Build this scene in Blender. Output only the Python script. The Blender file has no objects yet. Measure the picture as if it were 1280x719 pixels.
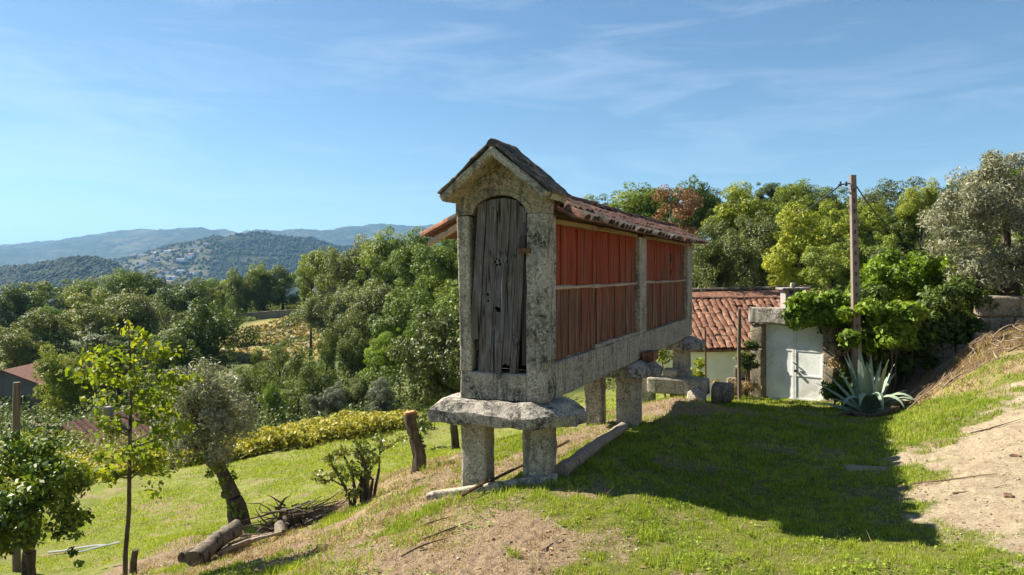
import bpy, bmesh, math, random
import numpy as np
from mathutils import Vector, Matrix, noise as mnoise
R = math.radians
random.seed(7)
SC = bpy.context.scene
COL = SC.collection

# ------------------------------------------------------------------ camera, sky, sun, exposure
F = 935.0            # focal length in pixels of the 1280 px wide photograph
HZ = 338.0           # horizon row
cd = bpy.data.cameras.new('camera')
cam = bpy.data.objects.new('camera', cd); COL.objects.link(cam)
cam.location = (0, 0, 0); cam.rotation_euler = (R(90), 0, 0)
cd.sensor_width = 36.0; cd.lens = 36.0 * F / 1280.0
cd.shift_y = -(359.5 - HZ) / 1280.0
cd.clip_start = 0.1; cd.clip_end = 60000
SC.camera = cam

SUN_EL, SUN_AZ = 41.7, 65.0    # elevation; degrees to the left of the view direction
w = bpy.data.worlds.new('World'); SC.world = w; w.use_nodes = True
nt = w.node_tree; nt.nodes.clear()
out = nt.nodes.new('ShaderNodeOutputWorld'); bg = nt.nodes.new('ShaderNodeBackground')
sky = nt.nodes.new('ShaderNodeTexSky'); sky.sky_type = 'NISHITA'; sky.sun_disc = False
sky.sun_elevation = R(SUN_EL); sky.sun_rotation = R(-SUN_AZ)
sky.altitude = 100; sky.air_density = 1.0; sky.dust_density = 0.35; sky.ozone_density = 1.6
tc = nt.nodes.new('ShaderNodeTexCoord')
mp = nt.nodes.new('ShaderNodeMapping'); mp.inputs['Scale'].default_value = (1.6, 1.2, 10.0)
mp.inputs['Rotation'].default_value = (0.0, 0.12, 0.4)
n1 = nt.nodes.new('ShaderNodeTexNoise'); n1.inputs['Scale'].default_value = 2.4
n1.inputs['Detail'].default_value = 8; n1.inputs['Roughness'].default_value = 0.62; n1.inputs['Distortion'].default_value = 0.7
cr = nt.nodes.new('ShaderNodeValToRGB'); cr.color_ramp.elements[0].position = 0.47; cr.color_ramp.elements[1].position = 0.85
cr.color_ramp.elements[1].color = (0.30, 0.30, 0.30, 1)
mx = nt.nodes.new('ShaderNodeMixRGB'); mx.blend_type = 'MIX'; mx.inputs[2].default_value = (6.6, 7.4, 8.2, 1)
nt.links.new(tc.outputs['Generated'], mp.inputs['Vector']); nt.links.new(mp.outputs[0], n1.inputs['Vector'])
nt.links.new(n1.outputs[0], cr.inputs[0]); nt.links.new(cr.outputs[0], mx.inputs[0])
tint = nt.nodes.new('ShaderNodeMixRGB'); tint.blend_type = 'MULTIPLY'; tint.inputs[0].default_value = 1; tint.inputs[2].default_value = (0.60, 0.745, 0.82, 1)
nt.links.new(sky.outputs[0], tint.inputs[1]); nt.links.new(tint.outputs[0], mx.inputs[1]); nt.links.new(mx.outputs[0], bg.inputs[0])
bg.inputs[1].default_value = 0.052
nt.links.new(bg.outputs[0], out.inputs[0])

sl = bpy.data.lights.new('sun', 'SUN'); sl.energy = 5.0; sl.angle = R(0.5); sl.color = (1.0, 0.92, 0.78)
so = bpy.data.objects.new('sun', sl); COL.objects.link(so)
sd = Vector((-math.sin(R(SUN_AZ)) * math.cos(R(SUN_EL)), math.cos(R(SUN_AZ)) * math.cos(R(SUN_EL)), math.sin(R(SUN_EL))))
so.rotation_euler = (-sd).to_track_quat('-Z', 'Y').to_euler()
SC.view_settings.view_transform = 'Standard'; SC.view_settings.look = 'None'
SC.view_settings.exposure = 1.55; SC.view_settings.gamma = 1.0
SC.cycles.max_bounces = 6; SC.cycles.diffuse_bounces = 3; SC.cycles.glossy_bounces = 2
SC.cycles.transmission_bounces = 3; SC.cycles.volume_bounces = 0; SC.cycles.transparent_max_bounces = 4
SC.cycles.sample_clamp_indirect = 6

# ------------------------------------------------------------------ numeric helpers
def hash2(ix, iy, seed):
    h = (ix.astype(np.int64) * 374761393 + iy.astype(np.int64) * 668265263 + seed * 1442695041) & 0x7fffffff
    h = ((h ^ (h >> 13)) * 1274126177) & 0x7fffffff
    h = (h ^ (h >> 16)) & 0xffffff
    return h / float(0xffffff)
def vnoise(x, y, seed=0):
    x = np.asarray(x, float); y = np.asarray(y, float)
    ix = np.floor(x); iy = np.floor(y); fx = x - ix; fy = y - iy
    fx = fx * fx * (3 - 2 * fx); fy = fy * fy * (3 - 2 * fy)
    a = hash2(ix, iy, seed); b = hash2(ix + 1, iy, seed); c = hash2(ix, iy + 1, seed); d = hash2(ix + 1, iy + 1, seed)
    return (a * (1 - fx) + b * fx) * (1 - fy) + (c * (1 - fx) + d * fx) * fy
def fbm(x, y, s, oct=4, seed=0):
    r = 0; a = 0.5; t = 0
    for k in range(oct):
        r = r + a * vnoise(x / s + 17.3 * k, y / s - 9.1 * k, seed + k); t += a; a *= 0.5; s *= 0.5
    return r / t
def sstep(a, b, x):
    t = np.clip((np.asarray(x, float) - a) / (b - a), 0, 1); return t * t * (3 - 2 * t)
def P(px, py, y):                       # point seen at that pixel at depth y
    return Vector(((px - 640) / F * y, y, (HZ - py) / F * y))
def polydist(x, y, poly):               # signed distance to a polygon in plan, positive inside
    x = np.asarray(x, float); y = np.asarray(y, float)
    d = np.full(x.shape, 1e9); ins = np.zeros(x.shape, bool)
    n = len(poly)
    for i in range(n):
        ax, ay = poly[i]; bx, by = poly[(i + 1) % n]
        ex, ey = bx - ax, by - ay
        t = np.clip(((x - ax) * ex + (y - ay) * ey) / (ex * ex + ey * ey), 0, 1)
        d = np.minimum(d, np.hypot(x - ax - t * ex, y - ay - t * ey))
        if ay != by:
            c = ((ay > y) != (by > y)) & (x < ex * (y - ay) / (by - ay) + ax)
            ins ^= c
    return np.where(ins, d, -d)

# ------------------------------------------------------------------ terrain heights
CTRL = [  # (pixel x, pixel y, depth) of ground points in view
 (640,719,6.65),(900,719,6.5),(1270,715,6.2),(1170,666,7.57),(680,603,9.25),(597,608,9.75),(800,530,13.97),(745,528,14.5),
 (850,494,17.5),(900,508,18),(925,497,19.3),(995,502,20),(1085,515,17.3),(1000,600,10.0),(1145,580,10.2),(1125,517,17.2),
 (1250,560,10),(1280,620,8),(1280,500,12.5),(1200,470,16),(1160,484,17.3),(1240,424,17),(1280,418,16.5),(1050,492,20),(1185,446,18.6),
 (520,603,11),(515,588,13),(440,637,11.5),(365,662,11.5),(305,658,14),(265,700,10.4),(400,719,7.5),(300,719,8.3),(550,719,6.9),(480,660,9),
 (155,724,9.5),(100,719,12),(35,738,9.3),(200,640,17.5),(120,690,14),(400,580,22),(300,600,20),(572,562,23.5),(150,600,22.5),(600,560,20),
 (300,566,27),(510,538,28),(110,602,24),(0,640,19),(230,672,12.6)]
PTS = [(*P(*c)[:2], P(*c)[2]) for c in CTRL]
PTS += [(-20, 30, -7.6), (-8, 36, -7.4), (0, 34, -6.6), (-26, 45, -11.6), (-24, 42, -11.6), (-12, 50, -9.6), (-42, 62, -11.8), (-60, 62, -11.4), (-30, 68, -11.6),
 (-20, 80, -11.0), (-35, 110, -12.5), (-70, 110, -12), (-40, 150, -8.4), (-46, 128, -9.6), (-34, 126, -9.0), (-60, 170, -9), (-10, 70, -8.4), (0, 60, -7), (8, 45, -5.0), (-20, 120, -8.5),
 (0, 100, -4), (10, 30, -4.4), (8.5, 24, -4.2), (6, 22, -4.0), (18, 35, -3.2), (14, 24, -2.6), (20, 45, -1.5), (30, 60, 1.5), (15, 70, 0), (40, 90, 3),
 (15, 17, -1.0), (18, 20, 0.2), (11, 8, -2.0), (12.4, 13, -1.8), (5, 3, -2.5), (0, 3, -2.7), (-3, 4, -3.0), (-8, 5, -4.2), (-14, 12, -5.8), (-25, 20, -7.6), (20, 8, -1.2),
 (0, 300, -8), (-120, 300, -28), (120, 300, 0), (-250, 420, -42), (60, 420, -12), (250, 420, 4), (-90, 220, -18)]
PTS = np.array(PTS)
def _uv(x, y):
    yy = np.maximum(y, 2.5) + 4.0
    return np.clip(x / yy, -1.3, 1.3) * 1.6, np.log(yy)
_u, _v = _uv(PTS[:, 0], PTS[:, 1])
def _ker(u, v):
    r = np.hypot(u[:, None] - _u[None, :], v[:, None] - _v[None, :])
    return np.sqrt(r * r + 0.0016)
_n = len(PTS)
_A = np.zeros((_n + 3, _n + 3)); _A[:_n, :_n] = _ker(_u, _v) - np.eye(_n) * 0.012
_Pm = np.stack([np.ones(_n), _u, _v], 1); _A[:_n, _n:] = _Pm; _A[_n:, :_n] = _Pm.T
_W = np.linalg.solve(_A, np.concatenate([PTS[:, 2], np.zeros(3)]))
def gz(x, y):
    x = np.atleast_1d(np.asarray(x, float)); y = np.atleast_1d(np.asarray(y, float))
    u, v = _uv(x, y); res = np.empty(x.shape)
    for i in range(0, len(x), 60000):
        s = slice(i, i + 60000)
        res[s] = _ker(u[s], v[s]) @ _W[:_n] + _W[_n] + u[s] * _W[_n + 1] + v[s] * _W[_n + 2]
    d = np.hypot(x, y)
    res = res + (fbm(x, y, 0.9, 4, 3) - 0.5) * 0.10 * np.clip(d / 8, 0.5, 3) + (fbm(x, y, 0.16, 2, 9) - 0.5) * 0.035
    return res
def g1(x, y): return float(gz(x, y)[0])

PATH = [(9.5, 13.6), (7.4, 12.1), (5.9, 10.9), (5.15, 10.35), (5.2, 9.2), (4.75, 7.9), (4.3, 6.7), (4.2, 3), (16, 3), (16, 13.5)]
BANKTOP = [(-8, 3), (-5.2, 9.2), (-4.9, 13), (-2.3, 14.6), (-.6, 17), (1.0, 19), (3.4, 20), (10, 22), (10, 3)]   # cultivated terrace round the granary
def masks(x, y):
    n = fbm(x, y, 1.1, 4, 21); n2 = fbm(x, y, 0.35, 3, 33)
    path = sstep(-0.55, 0.75, polydist(x, y, PATH) + (n - 0.5) * 1.7 + (n2 - 0.5) * 1.1)
    path = np.maximum(path, sstep(0.28, 0.12, np.hypot((x - 4.9) / 1.5, y - 10.35) + (n2 - .5) * .2) * 0.9)
    e1 = 1 - np.hypot((x + 0.45) / 1.25, (y - 7.2) / 1.6)
    soil = sstep(-0.15, 0.45, e1 + (n - 0.5) * 0.6 + (n2 - 0.5) * 0.4)
    under = 1 - np.hypot((x - 0.55 - (y - 11.5) * 0.40) / 0.75, (y - 12.0) / 3.2)
    soil = np.maximum(soil, sstep(-0.05, 0.4, under + (n - 0.5) * 0.9) * 0.9)
    edge = -0.45 - (y - 8) * 0.02                          # the bank falls to the left of this
    bank = sstep(0.6, -0.9, x - edge) * sstep(0.4, -1.0, -polydist(x, y, BANKTOP) - 0.2)
    soil = np.maximum(soil, bank * sstep(0.30, 0.56, n + (n2 - 0.5) * 0.5 + 0.06))
    inside = polydist(x, y, BANKTOP)
    rim = sstep(1.4, 0.1, np.abs(inside)) * (x < 1) * (y > 7)
    soil = np.maximum(soil, rim * sstep(0.36, 0.56, n + 0.03))
    straw = sstep(-0.9, 0.9, (x - 8.8) * 0.55 + (y - 15.4) * 0.75 + (n - 0.5) * 3.4) * sstep(8.0, 9.4, x + (n - .5)) * (y < 22)
    straw = np.maximum(straw, bank * sstep(0.42, 0.62, n2) * 0.8)
    rear = sstep(-.1, .4, 1 - np.hypot((x - 3.6) / 2.0, (y - 16.2) / 1.6) + (n - .5) * 1.1)
    soil = np.maximum(soil, rear * .8)
    patch = sstep(0.55, 0.70, fbm(x, y, 0.8, 4, 55) + (n2 - .5) * .45) * 0.55
    soil = np.maximum(soil, patch * (y < 22))
    meadow = sstep(0.3, -0.6, inside) * (y < 40)
    return path, soil, straw, meadow
# ------------------------------------------------------------------ materials
def mat(name, build):
    m = bpy.data.materials.new(name); m.use_nodes = True
    nt = m.node_tree; nt.nodes.clear()
    o = nt.nodes.new('ShaderNodeOutputMaterial')
    build(nt, o); return m
class NT:
    def __init__(s, nt): s.t = nt
    def n(s, typ, **kw):
        x = s.t.nodes.new(typ)
        for k, v in kw.items(): setattr(x, k, v)
        return x
    def l(s, a, b): s.t.links.new(a, b)
    def noise(s, scale, detail=6, rough=0.6, vec=None, dist=0.0):
        x = s.n('ShaderNodeTexNoise'); x.inputs['Scale'].default_value = scale; x.inputs['Detail'].default_value = detail
        x.inputs['Roughness'].default_value = rough; x.inputs['Distortion'].default_value = dist
        if vec is not None: s.l(vec, x.inputs['Vector'])
        return x.outputs[0]
    def ramp(s, fac, stops):
        x = s.n('ShaderNodeValToRGB'); e = x.color_ramp.elements
        while len(e) < len(stops): e.new(0.5)
        for k, (p, c) in enumerate(stops):
            e[k].position = p
            e[k].color = (*c, 1) if not isinstance(c, (int, float)) else (c, c, c, 1)
        s.l(fac, x.inputs[0]); return x.outputs[0]
    def mix(s, fac, a, b, mode='MIX'):
        x = s.n('ShaderNodeMixRGB', blend_type=mode)
        for i, v in ((0, fac), (1, a), (2, b)):
            if isinstance(v, (int, float)): x.inputs[i].default_value = v if i == 0 else (v, v, v, 1)
            elif isinstance(v, tuple): x.inputs[i].default_value = (*v, 1)
            else: s.l(v, x.inputs[i])
        return x.outputs[0]
    def math(s, op, a, b=0.0):
        x = s.n('ShaderNodeMath', operation=op)
        for i, v in ((0, a), (1, b)):
            if isinstance(v, (int, float)): x.inputs[i].default_value = v
            else: s.l(v, x.inputs[i])
        return x.outputs[0]
    def mapping(s, vec, scale):
        x = s.n('ShaderNodeMapping'); x.inputs['Scale'].default_value = scale; s.l(vec, x.inputs['Vector']); return x.outputs[0]
    def attr(s, name):
        x = s.n('ShaderNodeAttribute', attribute_name=name); return x.outputs['Fac']
    def pos(s): return s.n('ShaderNodeNewGeometry').outputs['Position']
    def obj(s): return s.n('ShaderNodeTexCoord').outputs['Object']
    def rnd(s): return s.n('ShaderNodeObjectInfo').outputs['Random']
    def bsdf(s, out, col, rough=0.9, spec=0.2, bump=None, bstr=0.4, bdist=0.02, metal=0.0):
        p = s.n('ShaderNodeBsdfPrincipled')
        if isinstance(col, tuple): p.inputs['Base Color'].default_value = (*col, 1)
        else: s.l(col, p.inputs['Base Color'])
        if isinstance(rough, (int, float)): p.inputs['Roughness'].default_value = rough
        else: s.l(rough, p.inputs['Roughness'])
        p.inputs['Specular IOR Level'].default_value = spec; p.inputs['Metallic'].default_value = metal
        if bump is not None:
            b = s.n('ShaderNodeBump'); b.inputs['Strength'].default_value = bstr; b.inputs['Distance'].default_value = bdist
            s.l(bump, b.inputs['Height']); s.l(b.outputs[0], p.inputs['Normal'])
        s.l(p.outputs[0], out.inputs[0]); return p

def granite(name, base=(0.30, 0.265, 0.20), dark=0.5, pale=0.35, lich=0.52):
    def b(nt, o):
        k = NT(nt); v = k.pos()
        sp = k.noise(34, 5, 0.85, v)
        c = k.ramp(sp, [(0.36, tuple(x * 0.22 for x in base)), (0.49, base), (0.62, tuple(min(1, x * 1.9) for x in base))])
        big = k.noise(2.6, 6, 0.65, v, 0.3)
        c = k.mix(k.ramp(big, [(0.35, 0.0), (0.7, 0.55)]), c, tuple(x * 0.62 for x in base))
        yel = k.noise(4.1, 5, 0.6, v)
        c = k.mix(k.ramp(yel, [(0.55, 0.0), (0.7, 0.35)]), c, (0.34, 0.27, 0.13))
        d = k.noise(17, 7, 0.75, v, 0.6); d2 = k.noise(3.3, 3, 0.5, v)
        dm = k.math('MULTIPLY', k.ramp(d, [(lich - 0.03, 0.0), (lich + 0.07, 1.0)]), k.ramp(d2, [(0.42, 0.0), (0.6, 1.0)]))
        c = k.mix(k.math('MULTIPLY', dm, dark), c, (0.045, 0.045, 0.042))
        vo = k.n('ShaderNodeTexVoronoi'); vo.inputs['Scale'].default_value = 9; vo.inputs['Randomness'].default_value = 1.0
        dv = k.n('ShaderNodeVectorMath', operation='ADD'); k.l(v, dv.inputs[0])
        nz = k.n('ShaderNodeTexNoise'); nz.inputs['Scale'].default_value = 9; k.l(v, nz.inputs['Vector'])
        sc_ = k.n('ShaderNodeVectorMath', operation='SCALE'); sc_.inputs['Scale'].default_value = 0.12; k.l(nz.outputs[1], sc_.inputs[0]); k.l(sc_.outputs[0], dv.inputs[1]); k.l(dv.outputs[0], vo.inputs['Vector'])
        bl = k.math('MULTIPLY', k.ramp(vo.outputs[0], [(0.28, 1.0), (0.40, 0.0)]), k.ramp(k.noise(1.7, 2, 0.5, v), [(0.45, 0.0), (0.55, 1.0)]))
        c = k.mix(k.math('MULTIPLY', bl, pale * 0.8), c, (0.40, 0.38, 0.31))
        stk = k.noise(1.0, 4, 0.6, k.mapping(v, (9, 9, 1.1)), 0.3)
        c = k.mix(k.math('MULTIPLY', k.ramp(stk, [(0.55, 0.0), (0.68, 1.0)]), dark * 0.75), c, (0.06, 0.055, 0.05))
        p = k.noise(24, 5, 0.7, v, 0.8)
        c = k.mix(k.math('MULTIPLY', k.ramp(p, [(0.58, 0.0), (0.66, 1.0)]), pale), c, (0.42, 0.42, 0.36))
        h = k.math('ADD', k.math('MULTIPLY', sp, 0.5), k.math('MULTIPLY', k.noise(28, 6, 0.7, v), 1.0))
        k.bsdf(o, c, 0.95, 0.1, h, 0.8, 0.02)
    return mat(name, b)
M = {}
M['granite'] = granite('granite', (0.39, 0.345, 0.275), 0.8, 0.55)
M['granite_dark'] = granite('granite_dark', (0.37, 0.335, 0.285), 0.97, 0.75, 0.465)
M['granite_gable'] = granite('granite_gable', (0.34, 0.285, 0.21), 0.85, 0.5, 0.50)
M['rubble'] = granite('rubble', (0.25, 0.21, 0.15), 0.8, 0.3, 0.5)

def wood(name, cols, grain=(38, 38, 1.6), dark=(0.02, 0.018, 0.016), crack=0.55, rough=0.8, axis_pos=False, moss=None):
    def b(nt, o):
        k = NT(nt); v = k.obj(); r = k.rnd()
        off = k.n('ShaderNodeVectorMath', operation='ADD'); k.l(v, off.inputs[0])
        cb = k.n('ShaderNodeCombineXYZ'); k.l(k.math('MULTIPLY', r, 31.0), cb.inputs[0]); k.l(k.math('MULTIPLY', r, 17.0), cb.inputs[2]); k.l(cb.outputs[0], off.inputs[1])
        g = k.noise(1.0, 6, 0.65, k.mapping(off.outputs[0], grain), 0.4)
        c = k.ramp(g, [(0.3, cols[0]), (0.52, cols[1]), (0.74, cols[2])])
        c = k.mix(k.math('MULTIPLY', r, 0.35), c, cols[0])
        cr = k.noise(1.0, 3, 0.5, k.mapping(off.outputs[0], (grain[0] * 0.8, grain[1] * 0.8, grain[2] * 0.5)), 0.2)
        c = k.mix(k.ramp(cr, [(crack + 0.08, 0.0), (crack + 0.13, 0.85)]), c, dark)
        if moss:
            ms = k.noise(7, 6, 0.7, k.pos()); c = k.mix(k.ramp(ms, [(0.56, 0.0), (0.68, 0.7)]), c, moss)
        k.bsdf(o, c, rough, 0.2, k.math('SUBTRACT', g, k.math('MULTIPLY', cr, 0.6)), 0.9, 0.012)
    return mat(name, b)
M['door_wood'] = wood('door_wood', [(0.035, 0.033, 0.034), (0.10, 0.095, 0.098), (0.24, 0.23, 0.24)], grain=(20, 20, 0.9), crack=0.50)
def door_b(nt, o):
    k = NT(nt); v = k.obj(); r = k.rnd()
    off = k.n('ShaderNodeVectorMath', operation='ADD'); k.l(v, off.inputs[0])
    cb = k.n('ShaderNodeCombineXYZ'); k.l(k.math('MULTIPLY', r, 31.0), cb.inputs[0]); k.l(k.math('MULTIPLY', r, 17.0), cb.inputs[2]); k.l(cb.outputs[0], off.inputs[1])
    g = k.noise(1.0, 7, 0.7, k.mapping(off.outputs[0], (75, 75, 3.2)), 0.5)
    big = k.noise(1.0, 4, 0.6, k.mapping(off.outputs[0], (6, 6, 1.6)), 0.6)
    c = k.ramp(g, [(0.34, (0.050, 0.045, 0.043)), (0.5, (0.135, 0.125, 0.125)), (0.66, (0.27, 0.255, 0.25))])
    c = k.mix(k.ramp(big, [(0.42, 0.0), (0.62, 0.65)]), c, (0.11, 0.075, 0.05), 'MIX')
    c = k.mix(k.math('MULTIPLY', k.ramp(big, [(0.30, 0.8), (0.42, 0.0)]), 0.8), c, (0.20, 0.215, 0.25))
    cr = k.noise(1.0, 3, 0.6, k.mapping(off.outputs[0], (34, 34, 1.3)), 0.6)
    c = k.mix(k.ramp(cr, [(0.60, 0.0), (0.645, 0.95)]), c, (0.012, 0.010, 0.009))
    kn = k.noise(1.0, 2, 0.5, k.mapping(off.outputs[0], (9, 9, 5)), 1.5)
    c = k.mix(k.ramp(kn, [(0.66, 0.0), (0.72, 0.8)]), c, (0.03, 0.024, 0.02))
    k.bsdf(o, c, 0.85, 0.15, k.math('SUBTRACT', g, k.math('MULTIPLY', k.ramp(cr, [(0.58, 0.0), (0.65, 1.0)]), 1.2)), 1.0, 0.012)
M['door_plank'] = mat('door_plank', door_b)
M['door_dark'] = wood('door_dark', [(0.03, 0.026, 0.022), (0.07, 0.06, 0.05), (0.11, 0.10, 0.09)])
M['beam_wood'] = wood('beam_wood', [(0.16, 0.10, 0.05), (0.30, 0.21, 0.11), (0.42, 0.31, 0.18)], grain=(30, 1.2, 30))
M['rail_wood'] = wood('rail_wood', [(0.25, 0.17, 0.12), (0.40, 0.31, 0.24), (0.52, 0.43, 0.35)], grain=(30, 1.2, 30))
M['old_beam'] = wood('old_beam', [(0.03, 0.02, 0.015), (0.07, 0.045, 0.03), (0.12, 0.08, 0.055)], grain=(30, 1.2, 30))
M['log'] = wood('log', [(0.17, 0.13, 0.10), (0.33, 0.27, 0.20), (0.46, 0.39, 0.30)], grain=(26, 26, 2.0), moss=(0.14, 0.12, 0.07))
M['stick'] = wood('stick', [(0.09, 0.055, 0.035), (0.17, 0.11, 0.07), (0.26, 0.18, 0.12)], grain=(30, 30, 2))
M['straw_branch'] = wood('straw_branch', [(0.18, 0.13, 0.09), (0.30, 0.23, 0.16), (0.42, 0.34, 0.25)], grain=(30, 30, 2))
M['old_log'] = wood('old_log', [(0.07, 0.055, 0.04), (0.17, 0.14, 0.105), (0.30, 0.25, 0.19)], grain=(14, 14, 3), crack=0.5, moss=(0.12, 0.11, 0.05))
M['bark'] = wood('bark', [(0.045, 0.033, 0.022), (0.11, 0.085, 0.06), (0.20, 0.16, 0.115)], grain=(16, 16, 4), crack=0.5, moss=(0.09, 0.085, 0.035))
M['bark_far'] = wood('bark_far', [(0.03, 0.024, 0.018), (0.06, 0.048, 0.036), (0.10, 0.08, 0.06)], grain=(10, 10, 4))
M['cut_wood'] = wood('cut_wood', [(0.28, 0.14, 0.06), (0.42, 0.24, 0.11), (0.52, 0.34, 0.18)], grain=(9, 9, 9), crack=0.7)
M['post_wood'] = wood('post_wood', [(0.08, 0.06, 0.045), (0.17, 0.135, 0.10), (0.28, 0.23, 0.18)], grain=(40, 40, 1.5))
M['rust'] = wood('rust', [(0.06, 0.03, 0.02), (0.13, 0.065, 0.04), (0.2, 0.11, 0.07)], grain=(20, 20, 4))

def redboard(name, worn):
    def b(nt, o):
        k = NT(nt); v = k.obj(); r = k.rnd()
        off = k.n('ShaderNodeVectorMath', operation='ADD'); k.l(v, off.inputs[0])
        cb = k.n('ShaderNodeCombineXYZ'); k.l(k.math('MULTIPLY', r, 43.0), cb.inputs[1]); k.l(k.math('MULTIPLY', r, 19.0), cb.inputs[2]); k.l(cb.outputs[0], off.inputs[1])
        g = k.noise(1.0, 6, 0.65, k.mapping(off.outputs[0], (30, 30, 1.3)), 0.3)
        w1 = k.noise(1.0, 5, 0.6, k.mapping(off.outputs[0], (13, 13, 1.1)), 0.5)
        red = k.ramp(g, [(0.3, (0.10, 0.014, 0.005)), (0.55, (0.28, 0.044, 0.011)), (0.78, (0.40, 0.085, 0.022))])
        bare = k.ramp(g, [(0.36, (0.045, 0.022, 0.014)), (0.52, (0.165, 0.078, 0.045)), (0.68, (0.38, 0.24, 0.155))])
        sx = k.n('ShaderNodeSeparateXYZ'); k.l(v, sx.inputs[0])
        t = worn
        f = k.math('ADD', w1, k.math('MULTIPLY', k.math('SUBTRACT', r, 0.5), 0.22))
        f = k.math('ADD', f, k.math('MULTIPLY', sx.outputs[2], -0.22))
        c = k.mix(k.ramp(f, [(t - 0.05, 0.0), (t + 0.09, 0.92)]), red, bare)
        st = k.noise(1.0, 4, 0.6, k.mapping(off.outputs[0], (20, 20, 0.7)), 0.2)
        c = k.mix(k.ramp(st, [(0.54, 0.0), (0.66, 0.85)]), c, (0.030, 0.014, 0.009))
        k.bsdf(o, c, 0.75, 0.2, g, 0.7, 0.01)
    return mat(name, b)
M['red_board'] = redboard('red_board', 0.62)
M['worn_board'] = redboard('worn_board', 0.33)

def tilemat(name, c0, c1, c2, dirt, dcol=(0.05, 0.045, 0.04)):
    def b(nt, o):
        k = NT(nt); v = k.pos(); r = k.rnd()
        c = k.ramp(r, [(0.0, c0), (0.5, c1), (1.0, c2)])
        n = k.noise(9, 6, 0.7, v); n2 = k.noise(38, 4, 0.7, v)
        c = k.mix(k.ramp(n, [(0.5 - dirt * 0.3, 0.0), (0.72 - dirt * 0.3, min(0.9, 0.5 + dirt))]), c, dcol)
        c = k.mix(k.ramp(n2, [(0.58, 0.0), (0.68, 0.5)]), c, (0.30, 0.24, 0.17))
        k.bsdf(o, c, 0.9, 0.15, n2, 0.5, 0.01)
    return mat(name, b)
M['tile'] = tilemat('tile', (0.16, 0.065, 0.042), (0.23, 0.095, 0.06), (0.33, 0.16, 0.11), 0.5)
M['tile_orange'] = tilemat('tile_orange', (0.22, 0.075, 0.035), (0.28, 0.10, 0.045), (0.34, 0.14, 0.07), 0.35)
M['tile_lichen'] = tilemat('tile_lichen', (0.15, 0.115, 0.09), (0.23, 0.18, 0.14), (0.30, 0.23, 0.17), 0.6, (0.045, 0.042, 0.038))
M['tile_house'] = tilemat('tile_house', (0.26, 0.105, 0.055), (0.33, 0.145, 0.08), (0.42, 0.23, 0.145), 0.5, (0.09, 0.055, 0.042))
M['tile_far'] = tilemat('tile_far', (0.20, 0.085, 0.06), (0.25, 0.12, 0.085), (0.30, 0.17, 0.13), 0.3)
M['roof_under'] = tilemat('roof_under', (0.20, 0.075, 0.045), (0.22, 0.085, 0.05), (0.24, 0.095, 0.06), 0.3)

def plaster(name, col, stain, dirt=0.5):
    def b(nt, o):
        k = NT(nt); v = k.pos()
        n = k.noise(1.6, 7, 0.7, v, 0.5); n2 = k.noise(14, 5, 0.7, v)
        c = k.mix(k.ramp(n, [(0.46, 0.0), (0.66, dirt)]), col, stain)
        c = k.mix(k.ramp(n2, [(0.6, 0.0), (0.72, dirt * 0.8)]), c, tuple(x * 0.4 for x in stain))
        k.bsdf(o, c, 0.9, 0.15, n2, 0.3, 0.01)
    return mat(name, b)
M['white_wall'] = plaster('white_wall', (0.90, 0.90, 0.92), (0.55, 0.56, 0.58), 0.3)
M['cream_wall'] = plaster('cream_wall', (0.33, 0.27, 0.23), (0.20, 0.16, 0.13), 0.5)
M['grey_wall'] = plaster('grey_wall', (0.20, 0.18, 0.17), (0.11, 0.10, 0.09), 0.5)
M['dark_glass'] = mat('dark_glass', lambda nt, o: NT(nt).bsdf(o, (0.02, 0.024, 0.03), 0.15, 0.5))
M['concrete'] = plaster('concrete', (0.30, 0.27, 0.25), (0.17, 0.15, 0.13), 0.6)
M['pole'] = plaster('pole', (0.23, 0.18, 0.15), (0.12, 0.09, 0.075), 0.7)
M['gate_paint'] = plaster('gate_paint', (0.78, 0.80, 0.79), (0.42, 0.38, 0.32), 0.6)
M['metal_dark'] = mat('metal_dark', lambda nt, o: NT(nt).bsdf(o, (0.05, 0.045, 0.04), 0.5, 0.4, metal=0.4))
M['wire'] = mat('wire', lambda nt, o: NT(nt).bsdf(o, (0.03, 0.03, 0.032), 0.6, 0.3))
M['hose'] = mat('hose', lambda nt, o: NT(nt).bsdf(o, (0.7, 0.7, 0.68), 0.6, 0.3))
M['interior_shade'] = mat('interior_shade', lambda nt, o: NT(nt).bsdf(o, (0.03, 0.024, 0.02), 0.9, 0.1))  # near-black: the shade inside the granary is put into the colour

def leafmat(name, dark, mid, light, trans=0.3, rough=0.55, spec=0.25, vary=0.25):
    def b(nt, o):
        k = NT(nt); a = k.attr('rnd')
        c = k.ramp(a, [(0.0, dark), (0.5, mid), (1.0, light)])
        hs = k.n('ShaderNodeHueSaturation'); r = k.rnd()
        k.l(k.math('ADD', k.math('MULTIPLY', k.math('SUBTRACT', r, 0.5), 0.025 * vary * 4), 0.5), hs.inputs['Hue'])
        k.l(k.math('ADD', k.math('MULTIPLY', k.math('SUBTRACT', r, 0.5), -vary * 1.6), 1.0), hs.inputs['Value'])
        k.l(c, hs.inputs['Color']); c = hs.outputs[0]
        p = k.n('ShaderNodeBsdfPrincipled'); k.l(c, p.inputs['Base Color']); p.inputs['Roughness'].default_value = rough
        p.inputs['Specular IOR Level'].default_value = spec
        t = k.n('ShaderNodeBsdfTranslucent'); k.l(k.mix(1.0, c, (1.15, 1.1, 0.55), 'MULTIPLY'), t.inputs['Color'])
        m = k.n('ShaderNodeMixShader'); m.inputs[0].default_value = trans
        k.l(p.outputs[0], m.inputs[1]); k.l(t.outputs[0], m.inputs[2]); k.l(m.outputs[0], o.inputs[0])
    return mat(name, b)
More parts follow.
